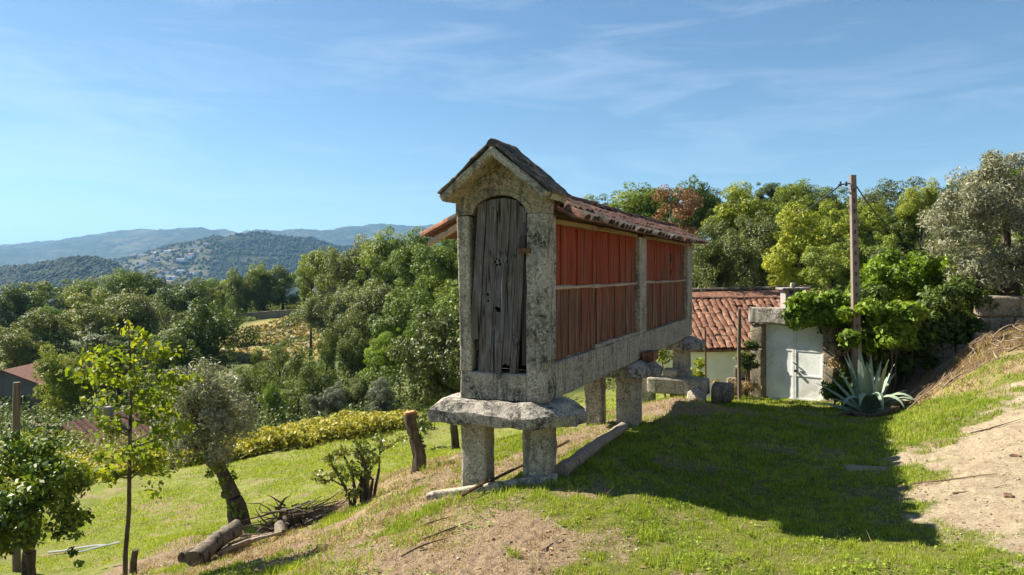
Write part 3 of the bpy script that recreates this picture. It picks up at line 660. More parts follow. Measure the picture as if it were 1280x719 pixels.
for a in [
 # left valley, nearest first within each band
 (75, 476, 36, 58, 'yellow', 'pale yellow green tree beside the grey farm shed', 'broadleaf_tree', None, 1, 1.05, GV),
 (22, 442, 36, 72, 'brown', 'brownish green tree cut by the left edge above the shed', 'broadleaf_tree', None, 1, .9, GV),
 (62, 424, 40, 84, 'brown', 'broad brown green tree above the pale yellow green one', 'broadleaf_tree', None, 1.1, .85, GV),
 (122, 408, 46, 88, 'brown', 'large olive brown tree behind the slender sapling', 'broadleaf_tree', None, 1.1, .85, GV),
 (262, 424, 50, 70, 'dark', 'large round dark green tree behind the leaning olive', 'broadleaf_tree', None, 1.0, .9, GV),
 (182, 402, 40, 95, 'drab', 'dull green tree left of the large round dark tree', 'broadleaf_tree', None, 1.1, .9, GV),
 (232, 384, 34, 105, 'dark', 'dark tree right behind the large round dark one', 'broadleaf_tree', None, 1.1, .9, GV),
 (55, 404, 20, 100, 'bright', 'small bright green tree in front of the dark oaks at far left', 'broadleaf_tree', None, 1, 1, GV),
 (8, 388, 32, 125, 'dark', 'dark oak at the left edge below the hills', 'broadleaf_tree', None, 1, .9, GV),
 (56, 380, 34, 130, 'dark', 'broad dark oak with flat top right of the edge oak', 'broadleaf_tree', None, 1.1, .8, GV),
 (104, 376, 28, 128, 'mid', 'mid green tree between the dark oak and the tall lit one', 'broadleaf_tree', None, 1, .9, GV),
 (150, 368, 30, 124, 'mid', 'tall tree with sunlit left side below the village', 'broadleaf_tree', None, 1, .95, GV),
 (185, 366, 26, 128, 'dark', 'dark domed tree just right of the tall sunlit one', 'broadleaf_tree', None, 1, .9, GV),
 (228, 372, 26, 140, 'drab', 'dull green rounded tree below the wooded hill', 'broadleaf_tree', None, 1.2, .8, GV),
 (262, 366, 20, 150, 'mid', 'small round tree left of the far row', 'broadleaf_tree', None, 1.1, .8, GV),
 (150, 446, 40, 66, 'drab', 'dull green tree half hidden by the sapling leaves', 'broadleaf_tree', None, 1.1, .8, GV),
 (212, 452, 36, 60, 'dark', 'dark tree above the grey olive crown', 'broadleaf_tree', None, 1.1, .9, GV),
 (288, 370, 22, 150, 'yellow', 'yellowish tree at the left end of the far row', 'broadleaf_tree', None, 1, 1, GF),
 (304, 366, 26, 145, 'dark', 'dark tree second in the far row', 'broadleaf_tree', None, 1, 1, GF),
 (330, 358, 26, 150, 'mid', 'tallest tree in the far row with yellow top', 'broadleaf_tree', None, 1, 1, GF),
 (354, 356, 22, 150, 'dark', 'dark tree at the right end of the far row', 'broadleaf_tree', None, 1, 1, GF),
 (388, 348, 24, 100, 'yellow', 'yellow green tree at the left corner of the wood', 'broadleaf_tree', None, 1, 1.1, GW),
 (410, 388, 26, 92, 'drab', 'drab green tree below the yellow corner tree', 'broadleaf_tree', None, 1, 1, GW),
 (414, 345, 28, 95, 'mid', 'mid green tree right of the yellow corner tree', 'broadleaf_tree', None, 1, 1.1, GW),
 (444, 345, 38, 84, 'drab', 'tall drab green tree in the middle of the wood', 'broadleaf_tree', None, 1, 1.1, GW),
 (482, 334, 40, 76, 'mid', 'tall mid green tree towering over the wood', 'broadleaf_tree', None, 1, 1.05, GW),
 (520, 334, 40, 68, 'mid', 'bushy tree touching the left eave of the granary', 'broadleaf_tree', None, 1, 1.05, GW),
 (566, 335, 42, 62, 'mid', 'tree crown directly behind the granary door post', 'broadleaf_tree', None, 1, 1, GW),
 (432, 398, 38, 76, 'drab', 'grey green tree at the foot of the wood', 'broadleaf_tree', None, 1, 1, GW),
 (470, 396, 40, 66, 'drab', 'rounded drab tree low in the middle of the wood', 'broadleaf_tree', None, 1, 1, GW),
 (515, 398, 44, 56, 'mid', 'leafy green tree low in the wood left of granary', 'broadleaf_tree', None, 1, 1, GW),
 (560, 400, 42, 50, 'mid', 'green tree behind the left granary post', 'broadleaf_tree', None, 1, 1, GW),
 (474, 448, 26, 50, 'bright', 'bright green leafy tree above the grey shrubs', 'broadleaf_tree', None, 1, 1, GW),
 (500, 436, 22, 52, 'bright', 'bright green tree beside the glossy laurel tree', 'broadleaf_tree', None, 1, 1, GW),
 (440, 446, 26, 60, 'dark', 'dark tree in the shade above the grey shrubs', 'broadleaf_tree', None, 1, 1.1, GW),
 (350, 462, 26, 62, 'dark', 'dark bushy conifer below the clearing', 'conifer', SPIKY, .9, 1.1, GV),
 (380, 470, 28, 56, 'dark', 'dark conifer right of the bushy one below the clearing', 'conifer', SPIKY, .9, 1.2, GV),
 (408, 446, 18, 60, 'dark', 'narrow dark conifer at the foot of the wood', 'conifer', SPIKY, .75, 1.7, GV),
 (322, 482, 28, 52, 'dark', 'dark low tree above the yellow vineyard', 'conifer', SPIKY, 1, .9, GV),
 (298, 490, 26, 50, 'dark', 'dark tree right behind the olive crown', 'conifer', SPIKY, 1, 1, GV),
 (372, 498, 26, 48, 'dark', 'dark tree over the middle of the vineyard', 'conifer', SPIKY, 1.1, .8, GV),
 (400, 478, 24, 50, 'dark', 'dark tree left of the grey shrubs', 'conifer', SPIKY, 1, 1, GV),
 (320, 452, 12, 66, 'mid', 'thin upright tree at the left of the clearing', 'conifer', SPIKY, .6, 1.4, GV),
 # behind the granary and the house
 (752, 282, 36, 60, 'dark', 'dark tree peeping over the front half of the granary roof', 'broadleaf_tree', None, 1, .9, GR ),
 (826, 276, 38, 60, 'mid', 'green tree left of the rusty brown crown', 'broadleaf_tree', None, 1.1, .9, GR ),
 (905, 292, 44, 58, 'mid', 'mid green tree filling behind the yellow green one', 'broadleaf_tree', None, 1.1, 1, GR ),
 (978, 292, 42, 60, 'drab', 'drab green tree in the back row above the chimney', 'broadleaf_tree', None, 1.1, 1, GR ),
 (1034, 290, 40, 58, 'mid', 'green back row tree just left of the pole', 'broadleaf_tree', None, 1.1, 1, GR ),
 (1080, 286, 40, 60, 'dark', 'dark back row tree just right of the pole', 'broadleaf_tree', None, 1.1, 1, GR ),
 (1140, 290, 42, 56, 'mid', 'green back row tree left of the big silver olive', 'broadleaf_tree', None, 1.1, 1, GR ),
 (1186, 270, 40, 52, 'dark', 'dark back row tree touching the big silver olive', 'broadleaf_tree', None, 1.1, 1, GR ),
 (1096, 332, 36, 36, 'mid', 'green tree above the bright creeper canopy', 'broadleaf_tree', None, 1.1, 1, GR ),
 (560, 360, 40, 72, 'mid', 'farther green tree just left of the granary door post', 'broadleaf_tree', None, 1, 1, GW),
 (785, 276, 42, 52, 'mid', 'green tree rising over the granary roof', 'broadleaf_tree', None, 1.05, .95, GR),
 (742, 279, 34, 56, 'mid', 'green tree half hidden by the granary roof', 'broadleaf_tree', None, 1, .9, GR),
 (872, 265, 38, 50, 'dark', 'dark green tree behind the rusty brown crown', 'broadleaf_tree', None, 1, 1, GR),
 (930, 271, 41, 47, 'yellow', 'yellow green tree left of the dark domed tree', 'broadleaf_tree', None, 1.1, .95, GR),
 (962, 249, 21, 56, 'dark', 'small dark crown behind the yellow green tree', 'broadleaf_tree', None, 1, .9, GR),
 (898, 317, 38, 42, 'drab', 'dull green tree over the left half of the tiled roof', 'broadleaf_tree', None, 1, 1, GR),
 (1002, 257, 32, 50, 'mid', 'dark domed tree on the skyline left of the pole', 'broadleaf_tree', None, 1.05, .9, GR),
 (1046, 249, 23, 54, 'dark', 'small dark flat topped tree just left of the pole top', 'broadleaf_tree', AIRY, 1.1, .7, GR),
 (952, 313, 41, 40, 'drab', 'drab bushy tree above the tiled roof', 'broadleaf_tree', None, 1, 1, GR),
 (1004, 309, 47, 38, 'yellow', 'large yellow green tree above the chimney', 'broadleaf_tree', None, 1, 1, GR),
 (1056, 299, 45, 40, 'yellow', 'yellow green tree behind the pole', 'broadleaf_tree', None, 1, 1, GR),
 (1092, 279, 36, 50, 'drab', 'grey green tree right of the pole on the skyline', 'broadleaf_tree', None, 1, 1, GR),
 (1124, 249, 30, 48, 'drab', 'airy tree with sky showing through it', 'broadleaf_tree', AIRY, 1.1, .9, GR),
 (1152, 257, 25, 40, 'yellow', 'small golden tree beside the big silver olive', 'broadleaf_tree', None, 1, 1.1, GR),
 (1122, 293, 36, 42, 'dark', 'dark tree in front of the airy one', 'broadleaf_tree', None, 1, 1, GR),
 (880, 343, 32, 46, 'dark', 'dark tree beside the rear granary post', 'broadleaf_tree', None, 1, 1, GR),
 (1040, 339, 36, 34, 'mid', 'green tree between the chimney and the pole', 'broadleaf_tree', None, 1, .9, GR),
 (1106, 331, 19, 30, 'grey', 'small silvery shrub tree right of the pole', 'broadleaf_tree', None, 1, .9, GR),
 (1238, 262, 43, 44, 'dark', 'dark tree behind the top of the big silver olive', 'broadleaf_tree', None, 1.1, 1.2, GR),
]:
    px, py, rp, y, lf, lab, nm, shp, sx, szs, gr = a
    tree(px, py, rp, y, lf, lab, nm, shp, sx, szs, 'tree', gr)
for px, py, rp, y, lf, lab in [
 (418, 500, 18, 41, 'grey', 'silvery shrub at the left of the three by the vineyard'),
 (446, 494, 21, 42, 'drab', 'tallest silvery green shrub behind the vineyard'),
 (474, 494, 19, 40, 'grey', 'silvery shrub nearest the glossy laurel tree'),
 (396, 504, 12, 40, 'grey', 'small pale shrub on the edge of the vineyard')]:
    tree(px, py, rp, y, lf, lab, 'shrub', None, 1, 1, 'shrub', 'silvery shrubs behind the vineyard')
tree(338, 502, 15, 44, 'bright', 'ivy covered column of bright green leaves by the vineyard', 'ivy_tree', None, .9, 1.4, 'tree')
tree(846, 272, 36, 30, 'rust', 'rusty brown dried crown behind the granary roof', 'dried_tree', AIRY, 1, 1.0, 'tree')

def limbtree(name, mesh_tubes, m, parent):
    return link(name, py_mesh(name, *join(mesh_tubes), smooth=True), m, parent)
def cloud(spec, size, asp, seed, rnd=0.8, up=0.3, shell=0.5, flat=0.8):
    """leaf mesh from clumps: spec = [(centre, radius, leaves)]"""
    rng = np.random.default_rng(seed); Cs, Ns, rv = [], [], []
    for c, r, n in spec:
        d = rng.normal(0, 1, (n, 3)); d /= np.linalg.norm(d, axis=1)[:, None]
        Cs.append(np.array(c) + d * (r * rng.uniform(shell ** 2, 1.1, n) ** 0.5)[:, None] * np.array([1, 1, flat]))
        Ns.append(d * 0.8); rv.append(np.clip(0.5 * rng.random() + 0.6 * rng.random(n) - 0.05, 0, 1))
    V, Fq, rv = leaves(np.concatenate(Cs), np.concatenate(Ns), size, asp, rng, up, rnd, np.concatenate(rv), .14, .55)
    return np_mesh('foliage', V, Fq, {'rnd': ('FACE', rv)})

# ------------------------------------------------------------------ the granary
Z0 = -2.66
GRZ = -R(23)
GP = Vector((0.415, 9.25, Z0))
gran = empty('granary', GP, GRZ, 'old raised stone granary with faded red board sides, grey plank door and tiled roof', 'granary')
def gw(v, u, Z=0.0):                    # granary frame to world
    return Vector((GP.x + v * math.cos(GRZ) - u * math.sin(GRZ), GP.y + v * math.sin(GRZ) + u * math.cos(GRZ), Z))
def gpart(name, vf, m, parent=None, smooth=True, label=None):
    V, Fc = vf
    o = link(name, py_mesh(name, [(x, y, z - Z0) for x, y, z in V], Fc, smooth), m, parent or gran)
    if label: o['label'] = label
    return o
WID = 1.185
# legs and mushroom slabs
def gnd(v, u):
    p = gw(v, u); return g1(p.x, p.y)
def capslab(uc, front):
    pts = [(-1.50, -.30), (-.05, -.32), (.14, -.12), (.33, .12), (.38, .42), (.28, .62), (-.1, .70), (-1.3, .70), (-1.52, .55), (-1.62, .2), (-1.60, -.1)]
    n = len(pts); V, Fc = [], []
    rings = [(-1.945, .05), (-1.93, .0), (-1.87, -.005), (-1.80, .0), (-1.735, .08), (-1.685, .16), (-1.66, .27)]
    cx, cy = -.6, .19
    sub = 9
    P2 = []
    for i in range(n):
        a, b = pts[i], pts[(i + 1) % n]
        for k in range(sub):
            t = k / sub; P2.append((a[0] + (b[0] - a[0]) * t, a[1] + (b[1] - a[1]) * t))
    m_ = len(P2)
    for z, ins in rings:
        for i, (x, y) in enumerate(P2):
            d = Vector((x - cx, y - cy)); L_ = d.length; d /= L_
            q = Vector((x - d.x * ins * 1.0, y - d.y * ins * 0.75, z))
            q += mnoise.noise_vector(Vector((q.x * 4, q.y * 4, q.z * 4 + uc))) * 0.026 + mnoise.noise_vector(Vector((q.x * 13, q.y * 13, q.z * 13 + uc))) * 0.019
            V.append((q.x, q.y + uc, q.z))
    for r_ in range(len(rings) - 1):
        for i in range(m_):
            j = (i + 1) % m_
            Fc.append((r_ * m_ + i, r_ * m_ + j, (r_ + 1) * m_ + j, (r_ + 1) * m_ + i))
    for r_, rev in ((0, True), (len(rings) - 1, False)):
        V.append((cx, cy + uc, rings[r_][0])); c = len(V) - 1
        for i in range(m_):
            Fc.append((c, r_ * m_ + i, r_ * m_ + (i + 1) % m_))
    return V, RF(Fc)
for k, uc in enumerate((0.05, 4.75, 9.9)):
    gpart('cap_slab', capslab(uc, k == 0), M['granite_dark'])
for v0, v1, u0, u1, s in ((-.36, .01, .10, .42, 1), (-1.20, -.85, .05, .37, 2), (-.40, .02, 4.75, 5.12, 3), (-1.08, -.74, 5.0, 5.35, 4), (-.36, .02, 10.0, 10.4, 5), (-1.2, -.85, 10.0, 10.4, 6)):
    zb = min(gnd(v0, u0), gnd(v1, u1), gnd(v0, u1)) - .12
    gpart('leg', rough(v0, v1, u0, u1, zb, -1.93, .035, .09, .020, s * 3, 12), M['granite'])
# base course
gpart('sill_stone', rough(-WID, -.262, 0, .42, -1.655, -1.30, .02, .09, .010, 11), M['granite_dark'])
for v0, v1, s in ((-.30, .0, 0), (-WID, -WID + .3, 50)):
    for u0, u1 in ((.405, 5.24), (5.26, 10.72)):
        gpart('side_beam', rough(v0, v1, u0, u1, -1.655, -1.19, .022, .30, .014, 13 + s + u0, 18), M['granite'])
    gpart('beam_ledge', rough(v0 + .03, v1 - .02 if s == 0 else v1 - .02, 2.2, 5.0, -1.19, -1.13, .015, .25, .016, 17 + s), M['granite'])
# corner posts
lean = lambda q: Vector((q.x - 0.055 * max(0, (q.z + 1.3) / 2.0) * (1 if q.x < -.9 else 0), q.y, q.z))
gpart('post', rough(-.262, .0, 0, .40, -1.655, .715, .02, .10, .010, 21, 26), M['granite_dark'])
gpart('post', rough(-WID, -1.012, 0, .40, -1.30, .715, .02, .10, .010, 22, 22, lean), M['granite'])
for v0, v1, s in ((-.26, .012, 0), (-WID - .012, -WID + .26, 40)):
    gpart('post', rough(v0, v1, 4.98, 5.50, -1.19, .62, .022, .11, .012, 23 + s, 18), M['granite'])
    gpart('post', rough(v0, v1, 10.05, 10.70, -1.19, .62, .022, .12, .012, 24 + s, 18), M['granite'])
gpart('rear_wall', rough(-WID + .27, -.27, 10.3, 10.5, -1.19, .62, .02, .2, .01, 27), M['granite'])
gpart('plinth_block', rough(-.42, .06, 9.92, 10.46, gnd(-.2, 10.2) - .1, -2.5, .05, .1, .02, 28), M['granite'])
# gable stone with the arched opening
def arch_pts(r, n=18, base=.70, rise=.265):
    cx = -.6285
    return [(cx + r * math.cos(math.pi * k / n), base + (rise / .3835) * r * math.sin(math.pi * k / n)) for k in range(n + 1)]
apex_v = -.575
slope = .80
def gable_under(v): return 1.455 - abs(v - apex_v) * slope
outl = [(-1.245, .718), (-1.25, .93), (-1.235, gable_under(-1.235) + .03), (apex_v, gable_under(apex_v) + .03), (.02, gable_under(.02) + .03), (.02, .93), (.012, .718)]
arch = arch_pts(.3835)
prof = outl + [(x, max(z, .718)) for x, z in arch]
me = poly_extrude('gable_stone', [(x, z - Z0) for x, z in prof], .0, .27)
link('gable_stone', me, M['granite_gable'], gran)
ring_o, ring_i = arch_pts(.445, rise=.265), arch_pts(.375, rise=.262)
V, Fc = [], []
for y in (-.018, .06):
    for (a, b) in zip(ring_o, ring_i):
        V += [(a[0], y, max(a[1], .72)), (b[0], y, max(b[1], .72))]
nn = len(ring_o)
for i in range(nn - 1):
    a = 2 * i; t = 2 * nn
    Fc += [(a, a + 1, a + 3, a + 2), (t + a, t + a + 2, t + a + 3, t + a + 1), (a, a + 2, t + a + 2, t + a), (a + 1, t + a + 1, t + a + 3, a + 3)]
gpart('arch_moulding', (V, Fc), M['granite_gable'], None, False)
# gable cornice slabs with old tiles on top
ang = math.atan(slope)
def onslope(vf, side):                  # block built flat along +x from the ridge, tilted down to that side
    V, Fc = vf
    return [(apex_v + side * (x * math.cos(ang) + 0 * z) + side * z * math.sin(ang), y, 1.535 - x * math.sin(ang) + z * math.cos(ang)) for x, y, z in V], Fc
for s_, sd_ in ((-1, 31), (1, 32)):
    gpart('gable_slab', onslope(rough(.0, .955, -.36, .44, -.105, 0, .03, .07, .012, sd_, 14), s_), M['granite_dark'] if s_ > 0 else M['granite_gable'])
    rr = random.Random(sd_)
    for j in range(3):
        for i in range(4):
            x0 = .03 + j * .30; y0 = -.37 + i * .205
            t = rough(x0, x0 + .34 + rr.uniform(-.03, .03), y0, y0 + .198, .003 + (2 - j) * .013, .032 + (2 - j) * .013, .014, .07, .022, sd_ * 5 + i + j * 9, 5)
            gpart('gable_tile', onslope(t, s_), M['tile_lichen'])
for i in range(4):
    y0 = -.36 + i * .2
    gpart('gable_tile', tube([(apex_v, y0, 1.55), (apex_v, y0 + .1, 1.562), (apex_v, y0 + .21, 1.555)], [.062, .066, .058], 8, wob=.4, seed=i), M['tile_lichen'])
# door: leaning weathered planks
cut = bmesh.new()
door = None
RD = Matrix.Rotation(R(3.6), 4, 'Y')
dc = Vector((-.64, 0, -.2))
def dpt(x, y, z):
    p = RD @ Vector((x, y, z)); return (p.x + dc.x, p.y, p.z + dc.z)
def archtop(x): return .70 + .235 * math.sqrt(max(0, 1 - (x / .43) ** 2)) - dc.z - .0
ledge = join([(lambda vf: ([dpt(*p) for p in vf[0]], vf[1]))(rough(-.30, .28, .155, .185, z, z + .12, .006, .12, .004, 5)) for z in (-.85, .45)])
lp2 = (lambda vf: ([dpt(*p) for p in vf[0]], vf[1]))
door = gpart('door', lp2(rough(-.30, .28, .065, .095, -.85, -.73, .006, .12, .004, 5)), M['door_dark'])
gpart('door_ledge', lp2(rough(-.30, .28, .065, .095, .45, .57, .006, .12, .004, 6)), M['door_dark'], door)
rr = random.Random(3)
edges = [-.365, -.235, -.06, .10, .215, .325]
bots = [-.72, -1.17, -1.14, -.98, -1.15]
for i in range(5):
    x0, x1 = edges[i] + .005, edges[i + 1] - .006
    nz, nx = 26, 3
    V, Fc = [], []
    for side, y in ((0, .015), (1, .055)):
        for a in range(nz + 1):
            for b in range(nx + 1):
                x = x0 + (x1 - x0) * b / nx
                zt = archtop(x) - .02 - (.0 if i != 4 else .05); zb = bots[i] + .09 * mnoise.noise(Vector((x * 34, i * 3.3, 1.0)))
                z = zb + (zt - zb) * a / nz
                dx = .006 * mnoise.noise(Vector((i * 7.1 + (b > 1) * 3.0, z * 3.0, 0.5))) * (1 if b in (0, nx) else 0)
                dy = .003 * mnoise.noise(Vector((x * 9, z * 2.2, 3.0 + i))) + (i % 2) * .009
                V.append(dpt(x + dx, y + dy - side * .0, z))
    w1 = (nx + 1); tot = (nz + 1) * w1
    for a in range(nz):
        for b in range(nx):
            q = a * w1 + b
            Fc.append((q, q + 1, q + w1 + 1, q + w1)); Fc.append((tot + q, tot + q + w1, tot + q + w1 + 1, tot + q + 1))
        q = a * w1; Fc.append((q, q + w1, tot + q + w1, tot + q)); q += nx; Fc.append((q, tot + q, tot + q + w1, q + w1))
    for b in range(nx):
        Fc.append((b, tot + b, tot + b + 1, b + 1)); q = nz * w1 + b; Fc.append((q, q + 1, tot + q + 1, tot + q))
    pl = link('plank', py_mesh('plank', [(x, y, z - Z0) for x, y, z in V], Fc), M['door_plank'], door)
    # holes drilled and worn through the planks
    cv = []
    for hx, hz, hr in ((-.075, .30, .017), (-.05, .345, .015), (-.012, .325, .017), (-.045, .265, .018), (.0, .28, .02), (.01, -.30, .034), (-.02, -.285, .025), (.03, -.315, .02), (-.15, -.12, .02), (-.14, -.2, .017)):
        if x0 - hr < hx < x1 + hr:
            cv.append(tube([dpt(hx, -.1, hz), dpt(hx, .4, hz)], hr, 9, wob=.3, seed=hx * 50))
    for one in cv:
        cm = py_mesh('cutter', [(x, y, z - Z0) for x, y, z in one[0]], one[1])
        co = bpy.data.objects.new('cutter', cm); COL.objects.link(co); co.location = gran.location; co.rotation_euler = gran.rotation_euler
        md = pl.modifiers.new('holes', 'BOOLEAN'); md.object = co; md.operation = 'DIFFERENCE'; md.solver = 'EXACT'
        bpy.context.view_layer.update()
        nm = bpy.data.meshes.new_from_object(pl.evaluated_get(bpy.context.evaluated_depsgraph_get()))
        pl.modifiers.clear()
        if len(nm.polygons) > 150: pl.data = nm
        bpy.data.objects.remove(co, do_unlink=True)
batten = gpart('door_batten', (lambda vf: ([dpt(*p) for p in vf[0]], vf[1]))(rough(.05, .115, -.018, .010, -.72, .30, .012, .1, .012, 8, 14)), M['door_wood'], door)
for i, (hx, hz) in enumerate(((-.16, .45), (-.02, .46), (.06, .47))):   # split scars left by missing ledges
    gpart('splinter', (lambda vf: ([dpt(*p) for p in vf[0]], vf[1]))(tube([(hx, .010, hz), (hx + .02, .002, hz - .05), (hx + .035, .012, hz - .09)], [.004, .011, .003], 6)), M['door_dark'], door)
gpart('jamb_board', rough(-.345, -.275, .06, .09, -1.2, .62, .008, .2, .006, 41), M['door_dark'])
gpart('jamb_board', rough(-.36, -.262, .0, .05, .44, .60, .012, .06, .014, 42), M['door_wood'])
gpart('jamb_board', rough(-.355, -.268, .005, .05, .27, .43, .012, .06, .012, 43), M['door_dark'])
gpart('hinge_bar', rough(-.37, -.20, -.03, .05, .22, .28, .012, .05, .008, 44), M['rust'])
gpart('dark_backing', box(-1.08, -.12, .41, .43, -1.3, .9), M['interior_shade'], None, False)  # added dark sheet behind the door, stands for the unlit inside
gpart('floor_slab', box(-WID + .3, -.3, .42, 10.3, -1.45, -1.40), M['interior_shade'], None, False)
# side boards, rails, wall plates
rr = random.Random(12)
for v_out, sgn in ((-.085, 1), (-WID + .085, -1)):
    for b0, b1, nb in ((.40, 4.985, 25), (5.495, 10.06, 22)):
        es = [b0 + (b1 - b0) * k / nb for k in range(nb + 1)]
        for k in range(1, nb): es[k] += rr.uniform(-.055, .055)
        for row, z0, z1, m in ((0, -1.19, -.235, 'worn_board'), (1, -.225, .60, 'red_board')):
            for k in range(nb):
                a, b = es[k] + rr.uniform(.003, .010), es[k + 1] - rr.uniform(.003, .012)
                dv = rr.uniform(-.012, .012); t0 = rr.uniform(-.01, .01)
                zz0 = z0 + (rr.uniform(-.0, .03) if row == 0 else 0)
                V = []
                for x in (v_out - .012 + dv, v_out + .012 + dv):
                    for zi in range(5):
                        z = zz0 + (z1 - zz0) * zi / 4
                        for y in (a, b):
                            V.append((x + .004 * mnoise.noise(Vector((y * 9, z * 3, 2))), y + t0 * zi / 4 + .006 * mnoise.noise(Vector((y * 7, z * 5, 7))), z))
                Fc = []
                for zi in range(4):
                    q = zi * 2
                    Fc += [(q, q + 1, q + 3, q + 2), (10 + q, 12 + q, 13 + q, 11 + q), (q, q + 2, 12 + q, 10 + q), (q + 1, 11 + q, 13 + q, q + 3)]
                Fc += [(0, 10, 11, 1), (8, 9, 19, 18)]
                mm = m
                if sgn > 0 and b0 > 5 and k >= nb - 2: mm = 'worn_board'
                zc = (z0 + z1) / 2; yc = (a + b) / 2
                o = link('wall_board', py_mesh('wall_board', [(x - v_out, y - yc, z - zc) for x, y, z in V], Fc), M[mm], gran, (v_out, yc, zc - Z0))
        vr = v_out + sgn * .03
        gpart('rail', tube(bend((vr, b0 + .01, -.23), (vr, b1 - .01, -.245), 14, .004, int(b0) + 3), [.027 + .006 * math.sin(k * 1.3) for k in range(15)], 7, wob=.25, seed=2), M['rail_wood'])
        gpart('wall_plate', rough(v_out - .03, v_out + .055, b0 + .01, b1 - .01 if b0 > 5 else b1 - .04, .605, .675, .012, .5, .008, 61 + b0, 10), M['beam_wood'])
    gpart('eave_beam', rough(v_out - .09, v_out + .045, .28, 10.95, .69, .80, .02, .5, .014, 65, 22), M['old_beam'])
gpart('spyhole', tube([(-.073, 8.35, .28), (-.060, 8.35, .28)], .10, 14, wob=.3), M['door_dark'], None, False)
gpart('spyhole', tube([(-.073, 8.35, -.02), (-.060, 8.35, -.02)], .05, 12, wob=.3), M['door_dark'], None, False)
# roof
RZ, RS, RV = 1.145, .47, -.59
u_r0, u_r1 = .285, 11.15
ov = {1: .32, -1: .74}
def roofz(v): return RZ - abs(v - RV) * RS
ra = math.atan(RS)
sagf = lambda u: -.035 * math.sin(math.pi * (u - u_r0) / (u_r1 - u_r0)) + .02 * mnoise.noise(Vector((u * .9, 0, 4)))
for s_ in (1, -1):
    ve = (0 if s_ > 0 else -WID) + s_ * ov[s_]
    V, Fc = [], []
    nu = 30
    for a in range(nu + 1):
        u = u_r0 + (u_r1 - u_r0) * a / nu
        for v in (RV, ve - s_ * .06):
            z = roofz(v) - .055 + sagf(u)
            V += [(v, u, z), (v, u, z - .022)]
    for a in range(nu):
        q = a * 4
        Fc += [(q, q + 2, q + 6, q + 4), (q + 1, q + 5, q + 7, q + 3), (q + 2, q + 3, q + 7, q + 6), (q, q + 4, q + 5, q + 1)]
    Fc += [(0, 1, 3, 2), (nu * 4, nu * 4 + 2, nu * 4 + 3, nu * 4 + 1)]
    gpart('roof_deck', (V, Fc), M['roof_under'], None, False)
    for k in range(13):
        u = .36 + k * .885
        V, Fc = rough(-.04, .04, -.045, .045, 0, 1, .01, .3, .008, k)
        V = [(RV + s_ * (.02 + z * ((abs(ve - RV) - .10) if s_ < 0 else .50)), u + y, roofz(RV + s_ * z * (abs(ve - RV) if s_ < 0 else .5)) - .145 + x + sagf(u)) for x, y, z in V]
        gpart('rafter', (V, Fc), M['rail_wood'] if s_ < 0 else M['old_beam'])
def tilemesh(name, r=.115, L_=.46, th=.016, seg=7, taper=.82):
    V, Fc = [], []
    for k, (y, rs) in enumerate(((0, 1.0), (L_ * .5, (1 + taper) / 2), (L_, taper))):
        for rad in (r * rs, r * rs - th):
            for i in range(seg + 1):
                a = math.pi * i / seg
                V.append((rad * math.cos(a), y, rad * math.sin(a) * .72))
    w1 = seg + 1
    for k in range(2):
        for i in range(seg):
            o_ = k * 2 * w1 + i; n_ = (k + 1) * 2 * w1 + i
            Fc += [(o_, o_ + 1, n_ + 1, n_), (o_ + w1, n_ + w1, n_ + w1 + 1, o_ + w1 + 1)]
        for i in (0, seg):
            o_ = k * 2 * w1 + i; n_ = (k + 1) * 2 * w1 + i
            Fc.append((o_, n_, n_ + w1, o_ + w1))
    for k in (0, 2):
        for i in range(seg):
            o_ = k * 2 * w1 + i
            Fc.append((o_, o_ + w1, o_ + w1 + 1, o_ + 1))
    return py_mesh(name, V, Fc, True)
TM = tilemesh('roof_tile')
rr = random.Random(9)
ncol = 42; pit = (u_r1 - u_r0) / ncol
for s_, rows in ((1, 3), (-1, 4)):
    ve = (0 if s_ > 0 else -WID) + s_ * ov[s_]
    Ls = (abs(ve - RV)) / math.cos(ra)
    step = (Ls - .10) / rows
    for c_ in range(ncol):
        u = u_r0 + pit * (c_ + .5)
        for j in range(rows):
            if s_ > 0 and (c_, j) in ((4, 0), (0, 0), (17, 0)): continue
            d = Ls - j * step + rr.uniform(-.03, .03)         # tile mouth measured from the ridge
            v = RV + s_ * d * math.cos(ra)
            z = RZ - d * math.sin(ra) + .0 + sagf(u) - .045 + j * .006
            o = link('roof_tile', TM, None, gran, (v, u + rr.uniform(-.015, .015), z - Z0))
            # local +y runs up the slope
            o.rotation_euler = (Matrix.Rotation(R(90) * s_ + rr.uniform(-.07, .07), 3, 'Z') @ Matrix.Rotation(ra + rr.uniform(-.03, .05), 3, 'X')).to_euler()
            if not TM.materials: TM.materials.append(M['tile'])
            if j == 0 and s_ > 0: o.material_slots[0].link = 'OBJECT'; o.material_slots[0].material = M['tile_lichen'] if rr.random() < .7 else M['tile']
            if s_ < 0: o.material_slots[0].link = 'OBJECT'; o.material_slots[0].material = M['tile_orange'] if rr.random() < .75 else M['tile']
for k in range(25):
    u = u_r0 + .05 + k * .435
    o = link('ridge_tile', TM, None, gran, (RV + rr.uniform(-.012, .012), u, RZ + .0 + sagf(u) - Z0 - .01), (rr.uniform(.02, .06), 0, rr.uniform(-.05, .05)), (1.05, 1.05, 1.1))
